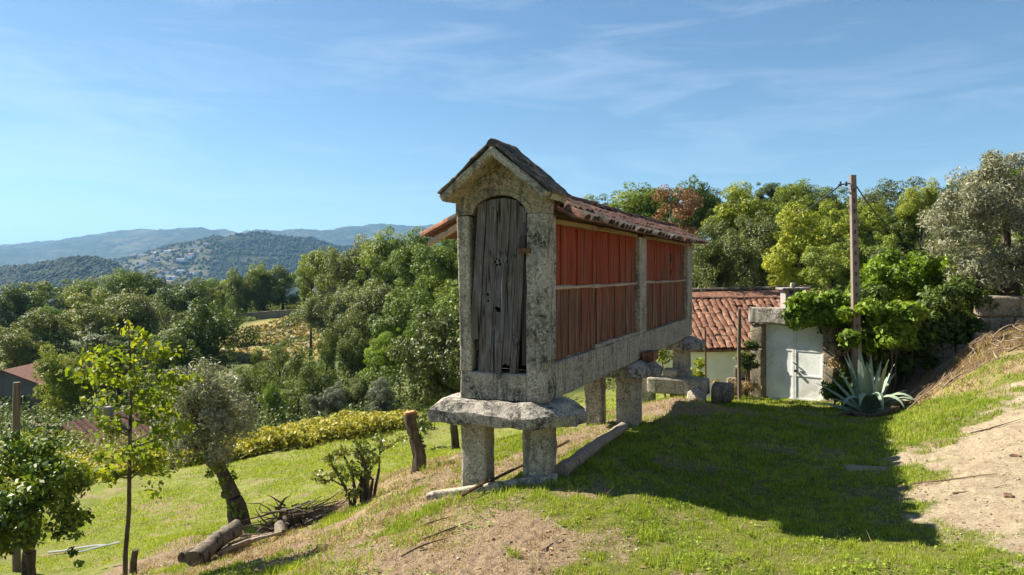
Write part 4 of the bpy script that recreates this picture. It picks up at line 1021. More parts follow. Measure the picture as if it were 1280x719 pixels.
# ------------------------------------------------------------------ things round the granary
def thing_mesh(name, vf, m, label, cat, group=None, smooth=True, loc=(0, 0, 0), kind=None):
    o = link(name, py_mesh(name, vf[0], vf[1], smooth), m, None, loc)
    return tag(o, label, cat, group, kind)
def gpt(x, y, dz=0.0): return Vector((x, y, g1(x, y) + dz))
a = P(692, 590, 9.9); a = gpt(.62, 9.55, .07); b = gpt(1.95, 13.1, .10)
pole_ = thing_mesh('timber_pole', tube(bend(a, b, 14, .006, 4), [.10, .102, .098, .10, .095, .097, .092, .094, .09, .09, .088, .09, .088, .085, .082], 10, wob=.25), M['log'], 'long weathered round timber lying on the grass beside the granary', 'timber pole')
b0 = gw(-1.62, -.06); b1 = gw(-.56, -.10); b2 = gw(-.54, -.03); b3 = gw(.12, .09)
for q0, q1, lb in ((b0, b1, 'pale flat stone kerb at the foot of the left granary leg'), (b2, b3, 'pale flat stone kerb at the foot of the right granary leg')):
    p0, p1 = gpt(q0.x, q0.y, .05), gpt(q1.x, q1.y, .05); dr = (p1 - p0); L_ = dr.length
    V, Fc = rough(-.07, .07, 0, L_, -.10, .035, .02, .15, .015, int(q0.x * 10))
    rot = dr.to_track_quat('Y', 'Z').to_matrix()
    thing_mesh('stone_kerb', ([tuple(p0 + rot @ Vector(v)) for v in V], Fc), M['granite'], lb, 'kerb stone')
thing_mesh('thin_pole', tube(bend(gpt(-.45, 9.35, .10), gpt(.86, 11.3, .16), 10, .01, 9), [.020] * 11, 6, wob=.2), M['stick'], 'thin dark stick slanting across the ground between the granary legs', 'stick')
thing_mesh('rusty_bar', tube([gpt(-.62, 9.22, .07), gpt(-.30, 9.40, .13)], .022, 6), M['rust'], 'short rusty brown bar lying on the pale kerb stone', 'bar')
# bricks and a loose tile left on the middle slab
p = gw(.20, 5.02)
def wblock(name, v0, v1, u0, u1, z0, z1, m, label, cat, seed=0, group=None, amp=.01, r=.015):
    V, Fc = rough(v0, v1, u0, u1, z0, z1, r, .1, amp, seed)
    o = link(name, py_mesh(name, [tuple(gw(x, y, z)) for x, y, z in V], Fc, True), m); return tag(o, label, cat, group)
wblock('brick', .05, .27, 4.95, 5.38, -1.675, -1.50, M['tile_orange'], 'dirty orange brick lying on the middle slab of the granary', 'brick', 71)
wblock('stone_bench', -.9, .55, 9.55, 10.05, -3.02, -2.62, M['granite'], 'long low granite block beneath the rear end of the granary', 'stone block', 72, None, .02, .05)
wblock('stone', -.55, -.18, 9.62, 10.0, -2.64, -2.42, M['granite'], 'small rounded stone sitting on the long granite block', 'stone', 73, None, .03, .09)
wblock('stone', .62, 1.10, 9.6, 10.2, -3.15, -2.72, M['rubble'], 'dark rough boulder at the right end of the granite block', 'stone', 74, None, .05, .1)
wblock('stone', .1, .5, 9.3, 9.7, -3.2, -2.85, M['granite'], 'grey boulder in the grass below the granite block', 'stone', 75, None, .05, .12)
rr = random.Random(5)
for k in range(9):                       # broken tile pieces
    x, y = ((.9 + rr.uniform(-.5, .4), 13.5 + rr.uniform(-1.2, 1.5)) if k < 4 else (rr.uniform(5.4, 7.2), rr.uniform(7.4, 11)))
    q = gpt(x, y, .012)
    V, Fc = rough(-.06, .06, -.04, .04, -.012, .014, .008, .06, .01, k + 80)
    c_, s_ = math.cos(k * 2.1), math.sin(k * 2.1)
    thing_mesh('tile_shard', ([(q.x + x_ * c_ - y_ * s_, q.y + x_ * s_ + y_ * c_, q.z + z_) for x_, y_, z_ in V], Fc), M['tile'],
               'broken orange tile fragment in the soil behind the granary legs' if k < 4 else 'broken reddish tile fragment on the sandy path', 'tile shard', 'broken tiles under the granary' if k < 4 else 'broken tiles on the path')

# ------------------------------------------------------------------ white house with the tiled roof
hx0, hx1, hyf, hyr = 5.0, 10.6, 23.0, 26.2
hz_e, hz_r = -2.42, -.98
house = empty('cottage', (5.6, 23.3, -4.2), 0, 'low white cottage with sagging orange tiled roof behind the stone gateway', 'house')
hl = Vector((5.6, 23.3, -4.2))
def hpart(name, vf, m, parent=None, smooth=False):
    return link(name, py_mesh(name, [tuple(Vector(v) - hl) for v in vf[0]], vf[1], smooth), m, parent or house)
hpart('wall', box(5.45, hx1, 23.3, 23.6, -4.6, hz_e - .10), M['white_wall'])
hpart('eave_band', box(5.5, 6.7, 23.22, 23.3, hz_e - .22, hz_e - .12), M['white_wall'])
hpart('rear_wall', box(hx0, hx1, 28.8, 29.0, -4.6, hz_e), M['white_wall'])
hs = math.atan((hz_r - hz_e) / (hyr - hyf)); hL = math.hypot(hz_r - hz_e, hyr - hyf)
V = [(hx0, hyf + .05, hz_e - .03), (hx1, hyf + .05, hz_e - .03), (hx1, hyr, hz_r - .03), (hx0, hyr, hz_r - .03), (hx0, 29.4, hz_e), (hx1, 29.4, hz_e)]
V += [(a_, b_, c_ - .06) for a_, b_, c_ in V]
roof = hpart('roof', (V, [(0, 1, 2, 3), (3, 2, 5, 4), (6, 9, 8, 7), (9, 10, 11, 8), (0, 6, 7, 1), (1, 7, 8, 2), (2, 8, 11, 5), (0, 3, 9, 6), (3, 4, 10, 9)]), M['tile_house'])
HT = tilemesh('house_tile', .108, .37, .014, 5, .85); HT.materials.append(M['tile_house'])
rr = random.Random(21)
cols, rows = 24, 12
for c_ in range(cols):
    x = 5.6 + (hx1 - 5.6) * (c_ + .5) / cols
    for j in range(rows):
        d = j * hL / rows; t = d / hL
        sag = -.06 * math.sin(math.pi * t) * (0.6 + .4 * math.sin(c_ * .7))
        o = link('roof_tile', HT, None, roof, Vector((x + rr.uniform(-.02, .02), hyf + d * math.cos(hs) + rr.uniform(-.05, .05), hz_e + d * math.sin(hs) + .012 + sag + rr.uniform(-.012, .018))) - hl, (hs + .07 + rr.uniform(-.05, .05), rr.uniform(-.08, .08), rr.uniform(-.10, .10)), (1, 1, .66))
for c_ in range(15):
    o = link('ridge_tile', HT, None, roof, Vector((hx0 + c_ * .385, hyr - .05, hz_r + .0)) - hl, (0.05, 0, -R(90)), (1.2, 1.0, 1.1))
# second roof plane behind, a little higher
hpart('rear_roof', ([(hx0, 26.6, hz_r - .3), (hx1 + .6, 26.9, hz_r - .3), (hx1 + .6, 28.4, hz_r + .30), (hx0, 28.1, hz_r + .18), (hx0, 28.2, -2.2), (hx1 + .6, 28.5, -2.2)], [(0, 1, 2, 3), (3, 2, 5, 4), (0, 3, 4), (1, 5, 2)]), M['tile_house'])
for c_ in range(17):
    link('ridge_tile', HT, M['tile_lichen'], roof, Vector((hx0 - .2 + c_ * .385, 28.1 + c_ * .018, hz_r + .19 + c_ * .0075)) - hl, (0.05, 0, -R(88)), (1.2, 1.0, 1.1))
# chimney
cx_, cy_ = P(991, 380, 25.2).x, 25.2
chim = hpart('chimney', rough(cx_ - .34, cx_ + .34, cy_ - .25, cy_ + .25, -1.9, -.80, .02, .2, .01, 3), M['concrete'], house, True)
hpart('chimney_cap', rough(cx_ - .46, cx_ + .46, cy_ - .36, cy_ + .36, -.66, -.58, .02, .2, .012, 4), M['granite_dark'], chim, True)
for dx in (-.28, .0, .28):
    hpart('chimney_pier', rough(cx_ + dx - .06, cx_ + dx + .06, cy_ - .22, cy_ + .22, -.805, -.655, .01, .2, .006, 5), M['concrete'], chim, True)
hpart('chimney_knob', rough(cx_ - .07, cx_ + .07, cy_ - .07, cy_ + .07, -.585, -.42, .03, .1, .012, 6), M['granite'], chim, True)

# ------------------------------------------------------------------ stone gateway
gL = Vector((P(958, 497, 20.3).x, 20.3, P(958, 497, 20.3).z)); gR = Vector((P(1030, 505, 19.3).x, 19.3, P(1030, 505, 19.3).z))
gdir = Vector((gR.x - gL.x, gR.y - gL.y, 0)); GW_ = gdir.length; grz = math.atan2(gdir.y, gdir.x)
gzb = min(gL.z, gR.z); zsl = (gR.z - gL.z) / GW_
def gateempty(name, label, cat): return empty(name, (gL.x, gL.y, gzb), grz, label, cat)
gate = gateempty('metal_gate', 'white painted double leaf metal gate with latch in the granite gateway', 'gate')
H = 2.02
def lp(name, vf, m, parent, smooth=False): return link(name, py_mesh(name, vf[0], vf[1], smooth), m, parent)
for i, (x0, x1) in enumerate(((.0, GW_ * .5 - .006), (GW_ * .5 + .006, GW_))):
    zb = zsl * (x0 + x1) / 2 + .04
    leaf = lp('gate_leaf', join([box(x0, x1, -.012, .012, zb, H)]), M['gate_paint'], gate)
    fr = [box(x0 + .002, x0 + .045, -.030, -.0125, zb + .002, H - .002), box(x1 - .045, x1 - .002, -.030, -.0125, zb + .002, H - .002)]
    lp('gate_frame', join(fr), M['gate_paint'], leaf)
    for z in (zb + .002, zb + .62, zb + 1.28, H - .05):
        lp('gate_rail', box(x0 + .047, x1 - .047, -.026, -.0125, z, z + .04), M['gate_paint'], leaf)
lp('latch', join([tube([(GW_ * .5 + .05, -.03, .80), (GW_ * .5 + .05, -.10, .80)], .035, 8), tube([(GW_ * .5 - .02, -.05, 1.02), (GW_ * .5 + .10, -.06, .96)], .014, 6), tube([(GW_ * .5 + .16, -.03, .79), (GW_ * .5 + .24, -.03, .79)], .02, 6)]), M['metal_dark'], gate)
gway = gateempty('stone_gateway', 'mossy granite gateway of upright jambs and a heavy lintel', 'gateway')
lp('jamb', rough(-.36, -.03, -.22, .25, -.4, 1.35, .04, .14, .03, 1), M['rubble'], gway, True)
lp('jamb', rough(-.38, -.03, -.20, .25, 1.36, 1.98, .04, .14, .03, 2), M['rubble'], gway, True)
for k, (z0, z1, w_) in enumerate(((-.4, .45, .34), (.46, 1.05, .30), (1.06, 1.62, .36), (1.63, 2.03, .30))):
    lp('jamb', rough(GW_ + .03, GW_ + .03 + w_, -.22, .25, z0, z1, .04, .14, .03, 3 + k), M['rubble'], gway, True)
lp('lintel', rough(-.42, GW_ * .62, -.24, .27, 2.0, 2.44, .05, .14, .035, 8), M['granite_dark'], gway, True)
lp('lintel', rough(GW_ * .62 + .01, GW_ + .42, -.22, .27, 2.03, 2.40, .05, .14, .035, 9), M['granite_dark'], gway, True)
# rubble walls: left stub beside the gate, right wall running behind the agave up to the olive
def rubble_wall(name, p0, p1, h0, h1, label, seed, th=.45, sz=(.42, .27)):
    d = Vector((p1[0] - p0[0], p1[1] - p0[1], 0)); L_ = d.length; rz = math.atan2(d.y, d.x)
    zb = min(g1(*p0), g1(*p1)) - .35
    t = empty(name, (p0[0], p0[1], zb), rz, label, 'stone wall')
    rnd = random.Random(seed); z = 0
    core = box(.05, L_ - .05, .08, th - .08, 0, max(.2, min(h0, h1) - .05)); lp('core', core, M['rubble'], t)
    while z < max(h0, h1):
        ch = sz[1] * rnd.uniform(.75, 1.3); x = -rnd.uniform(0, .15)
        while x < L_:
            w_ = sz[0] * rnd.uniform(.6, 1.5); xm = x + w_ / 2
            hh = h0 + (h1 - h0) * xm / L_
            if z < hh - .06:
                V, Fc = rough(x, x + w_ - .02, rnd.uniform(-.05, .05), th + rnd.uniform(-.05, .05), z, z + ch - .015, .05, .3, .035, rnd.random() * 90, 2)
                lp('stone', (V, Fc), M['rubble'], t, True)
            x += w_
        z += ch
    return t
rubble_wall('stone_wall', (gL.x - .95, gL.y + .35), (gL.x - .40, gL.y + .12), .75, 1.35, 'low rubble wall stub at the left of the white gate', 1)
rubble_wall('stone_wall', (gR.x + .42, gR.y - .05), (12.2, 17.9), 1.7, 2.0, 'long rubble wall under creepers right of the white gate', 2, .5, (.55, .34))
_zb = min(g1(11.6, 18.3), g1(16.5, 16.6)) - .35
rubble_wall('stone_wall', (11.6, 18.3), (16.5, 16.6), -.95 - _zb, -.80 - _zb, 'tall stone block wall below the big silver olive', 3, .5, (.8, .42))

# ------------------------------------------------------------------ poles, posts, wires
pt = P(1066, 219, 17.95); pb = gpt(P(1072.5, 470, 17.95).x, 17.95, -.3)
up = empty('utility_pole', pb, 0, 'tall brown concrete utility pole with wires beside the gateway', 'utility pole')
d = pt - pb
V, Fc = [], []
for t, w_, dp in ((0, .098, .075), (.5, .082, .065), (1, .062, .05)):
    c = d * t
    V += [(c.x - w_, c.y - dp, c.z), (c.x + w_, c.y - dp, c.z), (c.x + w_, c.y + dp, c.z), (c.x - w_, c.y + dp, c.z)]
Fc = [(0, 3, 2, 1), (8, 9, 10, 11)] + [(4 * k + i, 4 * k + (i + 1) % 4, 4 * k + 4 + (i + 1) % 4, 4 * k + 4 + i) for k in range(2) for i in range(4)]
shaft = lp('shaft', (V, Fc), M['pole'], up)
for k in range(20):
    c = d * (.12 + k * .043); lp('step_hole', box(c.x - .02, c.x + .02, c.y - .085 + .018 * (.12 + k * .043) * 1.3, c.y - .05, c.z - .05, c.z + .05), M['metal_dark'], shaft)
br = d * .965
lp('bracket', tube([(br.x - .35, br.y, br.z - .03), (br.x + .06, br.y, br.z + .02)], .016, 6), M['metal_dark'], up)
for x_ in (-.30, -.16):
    lp('insulator', tube([(br.x + x_, br.y, br.z - .06), (br.x + x_, br.y, br.z + .05)], [.03, .022], 8), M['metal_dark'], up)
thing_mesh('wire', tube(bend(pb + br + Vector((-.3, 0, -.03)), P(985, 262, 46), 14, .0, 1, .35), .020, 5), M['wire'], 'black wire running from the pole top to the left behind the trees', 'wire')
thing_mesh('wire', tube(bend(pb + br + Vector((.04, 0, 0)), P(1112, 285, 22), 12, .0, 2, .08), .017, 5), M['wire'], 'black stay wire descending right from the pole top', 'wire')
def post(px, pyt, pyb, y, r, m, label, name='fence_post', cat='post'):
    b = P(px, pyb, y); g = gpt(b.x, y, -.15); t = P(px, pyt, y)
    thing_mesh(name, tube(bend((g.x, g.y, g.z), t, 5, .008, px), [r * 1.1, r, r, r * .95, r * .95, r * .9], 8, wob=.15), m, label, cat)
post(924.5, 386, 497, 19.2, .05, M['post_wood'], 'slim brown wooden post left of the white gate')
post(881.5, 410, 478, 19.6, .022, M['rust'], 'thin rusty rod standing before the white cottage wall')
post(21, 478, 600, 12.5, .062, M['post_wood'], 'tall wooden post rising behind the camellia bush')
thing_mesh('wire', tube(bend(P(881.5, 420, 19.6), P(944, 413, 19.6), 6, 0, 1, .05), .008, 4), M['wire'], 'thin wire strung between the rusty rod and the gateway', 'wire')
for k, (a_, b_) in enumerate((((60, 684.5, 14.2), (148, 683, 14.5)), ((85, 690, 14.0), (150, 684, 14.4)))):
    p0 = P(*a_); p1 = P(*b_)
    thing_mesh('pipe', tube([gpt(p0.x + (p1.x - p0.x) * t / 6, p0.y + (p1.y - p0.y) * t / 6, .05) for t in range(7)], .022, 6), M['hose'], ('upper' if k == 0 else 'lower') + ' of two thin white pipes lying on the meadow', 'pipe')

# ------------------------------------------------------------------ far houses in the valley
def gable_house(name, loc, rz, w_, dpt_, h, rh, wm, rm, label, cat, over=.3, wins=()):
    t = empty(name, loc, rz, label, cat)
    V = [(0, 0, -1), (w_, 0, -1), (w_, dpt_, -1), (0, dpt_, -1), (0, 0, h), (w_, 0, h), (w_, dpt_, h), (0, dpt_, h), (w_ / 2, 0, h + rh), (w_ / 2, dpt_, h + rh)]
    lp('wall', (V, [(0, 1, 5, 8, 4), (2, 3, 7, 9, 6), (1, 2, 6, 5), (3, 0, 4, 7)]), wm, t)
    k = rh / (w_ / 2); o = over
    V = []
    for y in (-o, dpt_ + o):
        V += [(-o, y, h - o * k), (w_ / 2, y, h + rh), (w_ + o, y, h - o * k), (-o, y, h - o * k + .12), (w_ / 2, y, h + rh + .12), (w_ + o, y, h - o * k + .12)]
    rf = lp('roof', (V, [(3, 4, 10, 9), (4, 5, 11, 10), (0, 6, 7, 1), (1, 7, 8, 2), (0, 3, 9, 6), (2, 8, 11, 5), (0, 1, 4, 3), (1, 2, 5, 4), (6, 9, 10, 7), (7, 10, 11, 8)]), rm, t)
    for x, z, ww, hh in wins:
        f = lp('window', box(x - ww / 2, x + ww / 2, -.05, .02, z, z + hh), wm, t)
        lp('pane', box(x - ww / 2 + .08, x + ww / 2 - .08, -.06, -.052, z + .08, z + hh - .08), M['dark_glass'], f)
    return t, rf
hp = P(-40, 520, 60)
shed, rf = gable_house('farm_shed', (hp.x, 60, -11.8), R(4), 5.6, 9, 2.6, 1.1, M['grey_wall'], M['tile_far'], 'grey farm shed with brown roof at the left edge of the valley', 'shed', .35, ((4.1, .9, .9, .8), (2.2, .8, .9, .9)))
hp = P(62, 556, 41)
farm, rf = gable_house('farmhouse', (hp.x, 40.2, P(62, 556, 41).z - 1.6), R(-24), 4.4, 8.5, 1.75, 1.15, M['cream_wall'], M['tile_far'], 'old farmhouse with reddish tiled roof half hidden behind the sapling', 'house', .3, ((2.9, .9, .6, .8),))
FT = tilemesh('farm_tile', .17, 1.0, .03, 4, .95); FT.materials.append(M['tile_far'])
rr = random.Random(4)
kk = 1.15 / 2.2; an = math.atan(kk)
for s_ in (1,):
    for j in range(3):
        for c_ in range(24):
            d_ = 2.45 / math.cos(an) - j * .92
            link('roof_tile', FT, None, rf, (2.2 + s_ * d_ * math.cos(an), -.15 + c_ * .37, 2.9 + .12 - d_ * math.sin(an) + .02 * j), (Matrix.Rotation(R(90), 3, 'Z') @ Matrix.Rotation(an + .02, 3, 'X')).to_euler())
lp('chimney', box(2.0, 2.35, 2.2, 2.55, 2.9, 3.6), M['concrete'], rf)
# farm track and terrace walls below the trees
def ribbon(name, pts, w_, m, label, cat, h=.0, kind=None):
    V, Fc = [], []
    for i, (x, y) in enumerate(pts):
        z = g1(x, y); d_ = w_ / 2
        V += [(x, y - d_, z - .5), (x, y - d_, z + h + .05), (x, y + d_, z + h + .05), (x, y + d_, z - .5)]
        if i:
            q = 4 * (i - 1); Fc += [(q, q + 4, q + 5, q + 1), (q + 1, q + 5, q + 6, q + 2), (q + 2, q + 6, q + 7, q + 3)]
    o = link(name, py_mesh(name, V, Fc), m); tag(o, label, cat, None, kind)
tr = [(P(px, 515, 56).x, 56 + (px - 0) * .012) for px in range(-60, 150, 6)]
ribbon('track', tr, 2.2, M['straw_branch'], 'pale dirt track running below the grey farm shed', 'track', .05, 'structure')
tr = [(P(px, 530, 51).x, 51 + (px - 0) * .012) for px in range(-60, 150, 6)]
ribbon('retaining_wall', tr, .5, M['rubble'], 'dark stone retaining wall along the lower edge of the dirt track', 'stone wall', .9)
tr = [(P(px, 400, 138).x, 138) for px in range(298, 384, 6)]
ribbon('terrace_wall', tr, .8, M['rubble'], 'dark shaded terrace wall beneath the far row of trees', 'stone wall', 1.3)

# village on the far hillside
rr = random.Random(31)
def small_house(name, w_, d_, h, rh, wm, rm):
    V = [(-w_, -d_, -3), (w_, -d_, -3), (w_, d_, -3), (-w_, d_, -3), (-w_, -d_, h), (w_, -d_, h), (w_, d_, h), (-w_, d_, h), (-w_, 0, h + rh), (w_, 0, h + rh)]
    me = py_mesh(name, V, [(0, 1, 5, 4), (2, 3, 7, 6), (1, 2, 6, 9, 5), (3, 0, 4, 8, 7), (4, 5, 9, 8), (6, 7, 8, 9)])
    me.materials.append(wm); me.materials.append(rm)
    for p_ in me.polygons:
        if p_.normal.z > .3: p_.material_index = 1
    return me
HM = [small_house('village_house', 7, 5, 6, 2.5, M['white_wall'], M['tile_far']), small_house('village_house', 9, 5, 4, 2.2, M['white_wall'], M['tile_house']), small_house('village_house', 6, 6, 8, 2, M['cream_wall'], M['tile_far']), small_house('village_house', 12, 7, 5, 2, M['white_wall'], M['concrete'])]
for k in range(46):
    px = rr.choice([rr.uniform(140, 200), rr.uniform(150, 260), rr.uniform(205, 262)]); y = rr.uniform(1950, 2560)
    if k > 40: px = rr.uniform(-10, 60); y = rr.uniform(2000, 2300)
    x = (px - 640) / F * y
    z = float(hills_z(np.array([x]), np.array([y]))[0])
    o = link('village_house', HM[k % 4], None, None, (x, y, z + 1.5), (0, 0, rr.uniform(-.5, .5)))
    tag(o, 'tiny pale house in the village on the far wooded hillside' if k <= 40 else 'tiny pale house on the valley floor at far left', 'house', 'village houses on the far hillside' if k <= 40 else 'houses on the valley floor')

# ------------------------------------------------------------------ near trees and plants
def limb(a, b, r0, r1, n=6, amp=.06, seed=0, seg=7): return tube(bend(a, b, n, amp, seed), [r0 + (r1 - r0) * i / n for i in range(n + 1)], seg, wob=.3, seed=seed)
def rel(p, o): return tuple(Vector(p) - Vector(o))

# leaning olive on the bank
ob = gpt(P(306, 658, 13.2).x, 13.2, -.05)
ol = empty('olive_tree', ob, 0, 'small leaning olive tree with silvery crown on the bank edge', 'tree')
def Q(px, py, y): return rel(P(px, py, y), ob)
tb = [limb((0, 0, -.15), Q(292, 622, 13.2), .21, .135, 5, .03, 1, 10), limb(Q(292, 622, 13.2), Q(262, 562, 13.2), .135, .085, 6, .03, 2, 9), limb(Q(262, 562, 13.2), Q(250, 520, 13.1), .085, .045, 5, .05, 3),
      limb(Q(266, 570, 13.2), Q(278, 525, 13.4), .08, .04, 5, .05, 4), limb(Q(258, 550, 13.2), Q(232, 500, 13.0), .07, .03, 5, .06, 5), limb(Q(252, 530, 13.1), Q(268, 485, 13.3), .06, .02, 5, .06, 6), limb(Q(262, 560, 13.2), Q(220, 560, 13.0), .05, .015, 5, .06, 7), limb(Q(250, 525, 13.2), Q(295, 520, 13.5), .05, .015, 5, .06, 8)]
for k in range(5):
    a_ = k * 1.3; tb.append(limb((0, 0, .05), (math.cos(a_) * .42, math.sin(a_) * .3, -.12), .14, .05, 3, .05, 20 + k))
limbtree('trunk', tb, M['bark'], ol)
rr = random.Random(2); spec = []
for k in range(150):
    px = rr.gauss(253, 36); py = rr.gauss(512, 30)
    if math.hypot((px - 253) / 60, (py - 512) / 56) > 1: continue
    spec.append((Q(px, py, 13.2 + rr.uniform(-.75, .75)), rr.uniform(.12, .24), 120))
for k in range(16):
    spec.append((Q(rr.uniform(208, 295), rr.uniform(548, 578), 13.2 + rr.uniform(-.5, .5)), rr.uniform(.10, .18), 70))
link('crown', cloud([(p_, r_ * 1.15, int(n_ * 1.15)) for p_, r_, n_ in spec], .085, .27, 3, 1.0, .3, .2), L['olive'], ol)
spec = [(Q(rr.uniform(195, 290), rr.uniform(560, 600), 13.2 + rr.uniform(-.4, .4)), .1, 34) for k in range(14)]
spec += [(Q(262 + t * 40 + rr.uniform(-6, 6), 570 + t * 80, 13.0), .09, 26) for t in (0, .2, .4, .6, .8, .9)]
link('ivy', cloud(spec, .07, .7, 4, 1.0), L['mid'], ol)

# slender sapling
sb = gpt(P(156, 724, 9.5).x, 9.5, -.1)
sl_ = empty('slender_sapling', sb, 0, 'slender young tree with yellow green leaves on thin straight trunk', 'tree')
def Q(px, py, y=9.5): return rel(P(px, py, y), sb)
tb = [tube([(0, 0, -.2), Q(157, 690), Q(161, 640), Q(162, 580), Q(163, 520), Q(164, 470), Q(162, 430), Q(160, 402)], [.034, .030, .027, .024, .02, .016, .010, .005], 7, wob=.2)]
rr = random.Random(6); spec = []
for k in range(26):
    py0 = rr.uniform(430, 600); a_ = rr.uniform(0, 6.28); ln = rr.uniform(.25, .75) * (1 - abs(py0 - 500) / 400)
    b_ = Vector(Q(162, py0)); e_ = b_ + Vector((math.cos(a_) * ln, math.sin(a_) * ln, rr.uniform(-.05, .22)))
    if k == 3: b_, e_ = Vector(Q(162, 598)), Vector(Q(110, 590, 9.3))
    if k == 4: b_, e_ = Vector(Q(162, 560)), Vector(Q(236, 535, 9.3))
    if k == 5: b_, e_ = Vector(Q(162, 600)), Vector(Q(196, 570, 9.5))
    tb.append(limb(b_, e_, .012, .003, 5, .06, k, 5))
    for t in (.45, .65, .85, 1.0):
        spec.append((tuple(b_.lerp(e_, t)), rr.uniform(.06, .13), rr.randint(16, 30)))
for px, py, r_, n_ in ((160, 410, .12, 40), (150, 440, .16, 60), (172, 448, .16, 60), (122, 455, .16, 55), (205, 440, .14, 45), (135, 470, .17, 60), (190, 478, .18, 70), (214, 470, .14, 45), (150, 500, .2, 70), (185, 520, .2, 70), (120, 500, .13, 40), (205, 545, .15, 46), (230, 538, .12, 40), (195, 600, .13, 34), (215, 580, .13, 34), (120, 595, .10, 26), (140, 540, .12, 40), (196, 620, .08, 16)):
    spec.append((Q(px, py, 9.5 + rr.uniform(-.35, .35)), r_, n_))
limbtree('trunk', tb, M['bark'], sl_)
link('crown', cloud([(p_, r_ * 1.45, int(n_ * .78)) for p_, r_, n_ in spec], .072, .7, 8, .8, .5, .05), L['slim'], sl_)
q = gpt(P(166, 712, 9.9).x, 9.9)
thing_mesh('cut_stub', tube([q + Vector((0, 0, -.1)), q + Vector((.01, 0, .18)), q + Vector((.03, 0, .34))], [.05, .045, .04], 8, wob=.3), M['bark'], 'short cut stub standing next to the slender sapling', 'stump')

# camellia bush at the lower left corner
cb_ = gpt(P(38, 735, 8.8).x, 8.8, -.05)
cm_ = empty('camellia_bush', cb_, 0, 'round glossy green bush with yellow tips in the lower left corner', 'bush')
def Q(px, py, y=8.8): return rel(P(px, py, y), cb_)
limbtree('trunk', [limb((0, 0, -.2), Q(36, 690), .085, .07, 4, .03, 1), limb(Q(36, 690), Q(50, 620), .05, .02, 4, .05, 2), limb(Q(36, 690), Q(10, 620), .05, .02, 4, .05, 3)], M['bark'], cm_)
rr = random.Random(8); spec = []
for k in range(60):
    a_, b_ = rr.uniform(0, 6.28), math.acos(rr.uniform(-.9, 1))
    r_ = rr.uniform(.7, 1)
    c = Vector((math.sin(b_) * math.cos(a_) * .60 * r_, math.sin(b_) * math.sin(a_) * .60 * r_, math.cos(b_) * .68 * r_))
    spec.append((tuple(Vector(Q(34, 625)) + c), rr.uniform(.12, .2), 85))
spec += [(Q(95, 668), .08, 20), (Q(90, 690), .06, 14), (Q(98, 705), .06, 12), (Q(15, 545), .1, 40), (Q(60, 560), .1, 40)]
link('foliage', cloud([(p_, r_, int(n_ * 1.5)) for p_, r_, n_ in spec], .068, .55, 9, .7, .5, .3), L['camellia'], cm_)

# orange saplings, cut trunk, logs and root pile on the bank
tb0 = gpt(P(442, 637, 11.5).x, 11.5, -.05)
ot = empty('citrus_bush', tb0, 0, 'small sparse citrus tree with several thin stems on the bank', 'small tree')
def Q(px, py, y=11.5): return rel(P(px, py, y), tb0)
tb = []
spec = []
rr = random.Random(13)
for st_ in ([(441, 640), (437, 620), (422, 592), (408, 572)], [(441, 640), (444, 615), (440, 590), (430, 570)], [(441, 625), (450, 606), (452, 590)], [(462, 620), (457, 585), (452, 570), (445, 560)], [(466, 618), (474, 586)], [(474, 586), (475, 560), (476, 548)], [(475, 566), (488, 556), (503, 548)], [(430, 608), (415, 600), (400, 601)], [(462, 618), (466, 598)]):
    w0 = .030 if st_[0][1] > 615 else .014
    pts = [Vector(Q(px, py, 11.5 + .1 * math.sin(px))) for px, py in st_]
    if st_[0][1] > 615: pts[0].z -= .12
    tb.append(tube(pts, [w0 * (1 - .6 * i / len(pts)) for i in range(len(pts))], 7, wob=.3))
    if len(st_) > 2:
        for p_ in pts[1:]:
            spec.append((tuple(p_ + Vector((rr.uniform(-.06, .06), rr.uniform(-.1, .1), rr.uniform(0, .08)))), .10, rr.randint(14, 26)))
for px, py in ((412, 575), (420, 568), (432, 566), (440, 580), (447, 565), (455, 574), (460, 562), (470, 575), (420, 590), (404, 600), (434, 596), (448, 590)):
    spec.append((Q(px, py, 11.5 + rr.uniform(-.2, .2)), .09, 18))
tb.append(limb(Q(455, 627), Q(453, 598), .06, .05, 4, .02, 3, 8))
limbtree('trunk', tb, M['bark'], ot)
link('foliage', cloud([(p_, r_ * 1.2, n_ * 2) for p_, r_, n_ in spec], .07, .55, 14, .9, .3, .1), L['orange_tree'], ot)

q = gpt(P(523, 588, 12.6).x, 12.6, -.08)
def Q(px, py, y=12.6): return rel(P(px, py, y), q)
ct = empty('sawn_tree', q, 0, 'reddish ivy clad tree trunk sawn off at chest height', 'tree stump')
pts = [(0, 0, -.15), Q(525, 570), Q(519, 545), Q(514, 528), Q(512, 517)]
tk = limbtree('trunk', [tube(pts, [.14, .11, .095, .09, .10], 12, wob=.7, seed=3)], M['bark'], ct)
top = Vector(Q(512, 516)); dirv = (Vector(Q(512, 517)) - Vector(Q(514, 528))).normalized()
limbtree('cut_face', [tube([top - dirv * .02, top + dirv * .02], [.10, .095], 12)], M['cut_wood'], ct)
link('ivy', cloud([(Q(515 + (py - 530) * .2 + dx, py), .08, 30) for py, dx in ((535, 3), (545, -2), (550, 5), (560, 6))], .07, .6, 5, .8), L['drab'], ct)

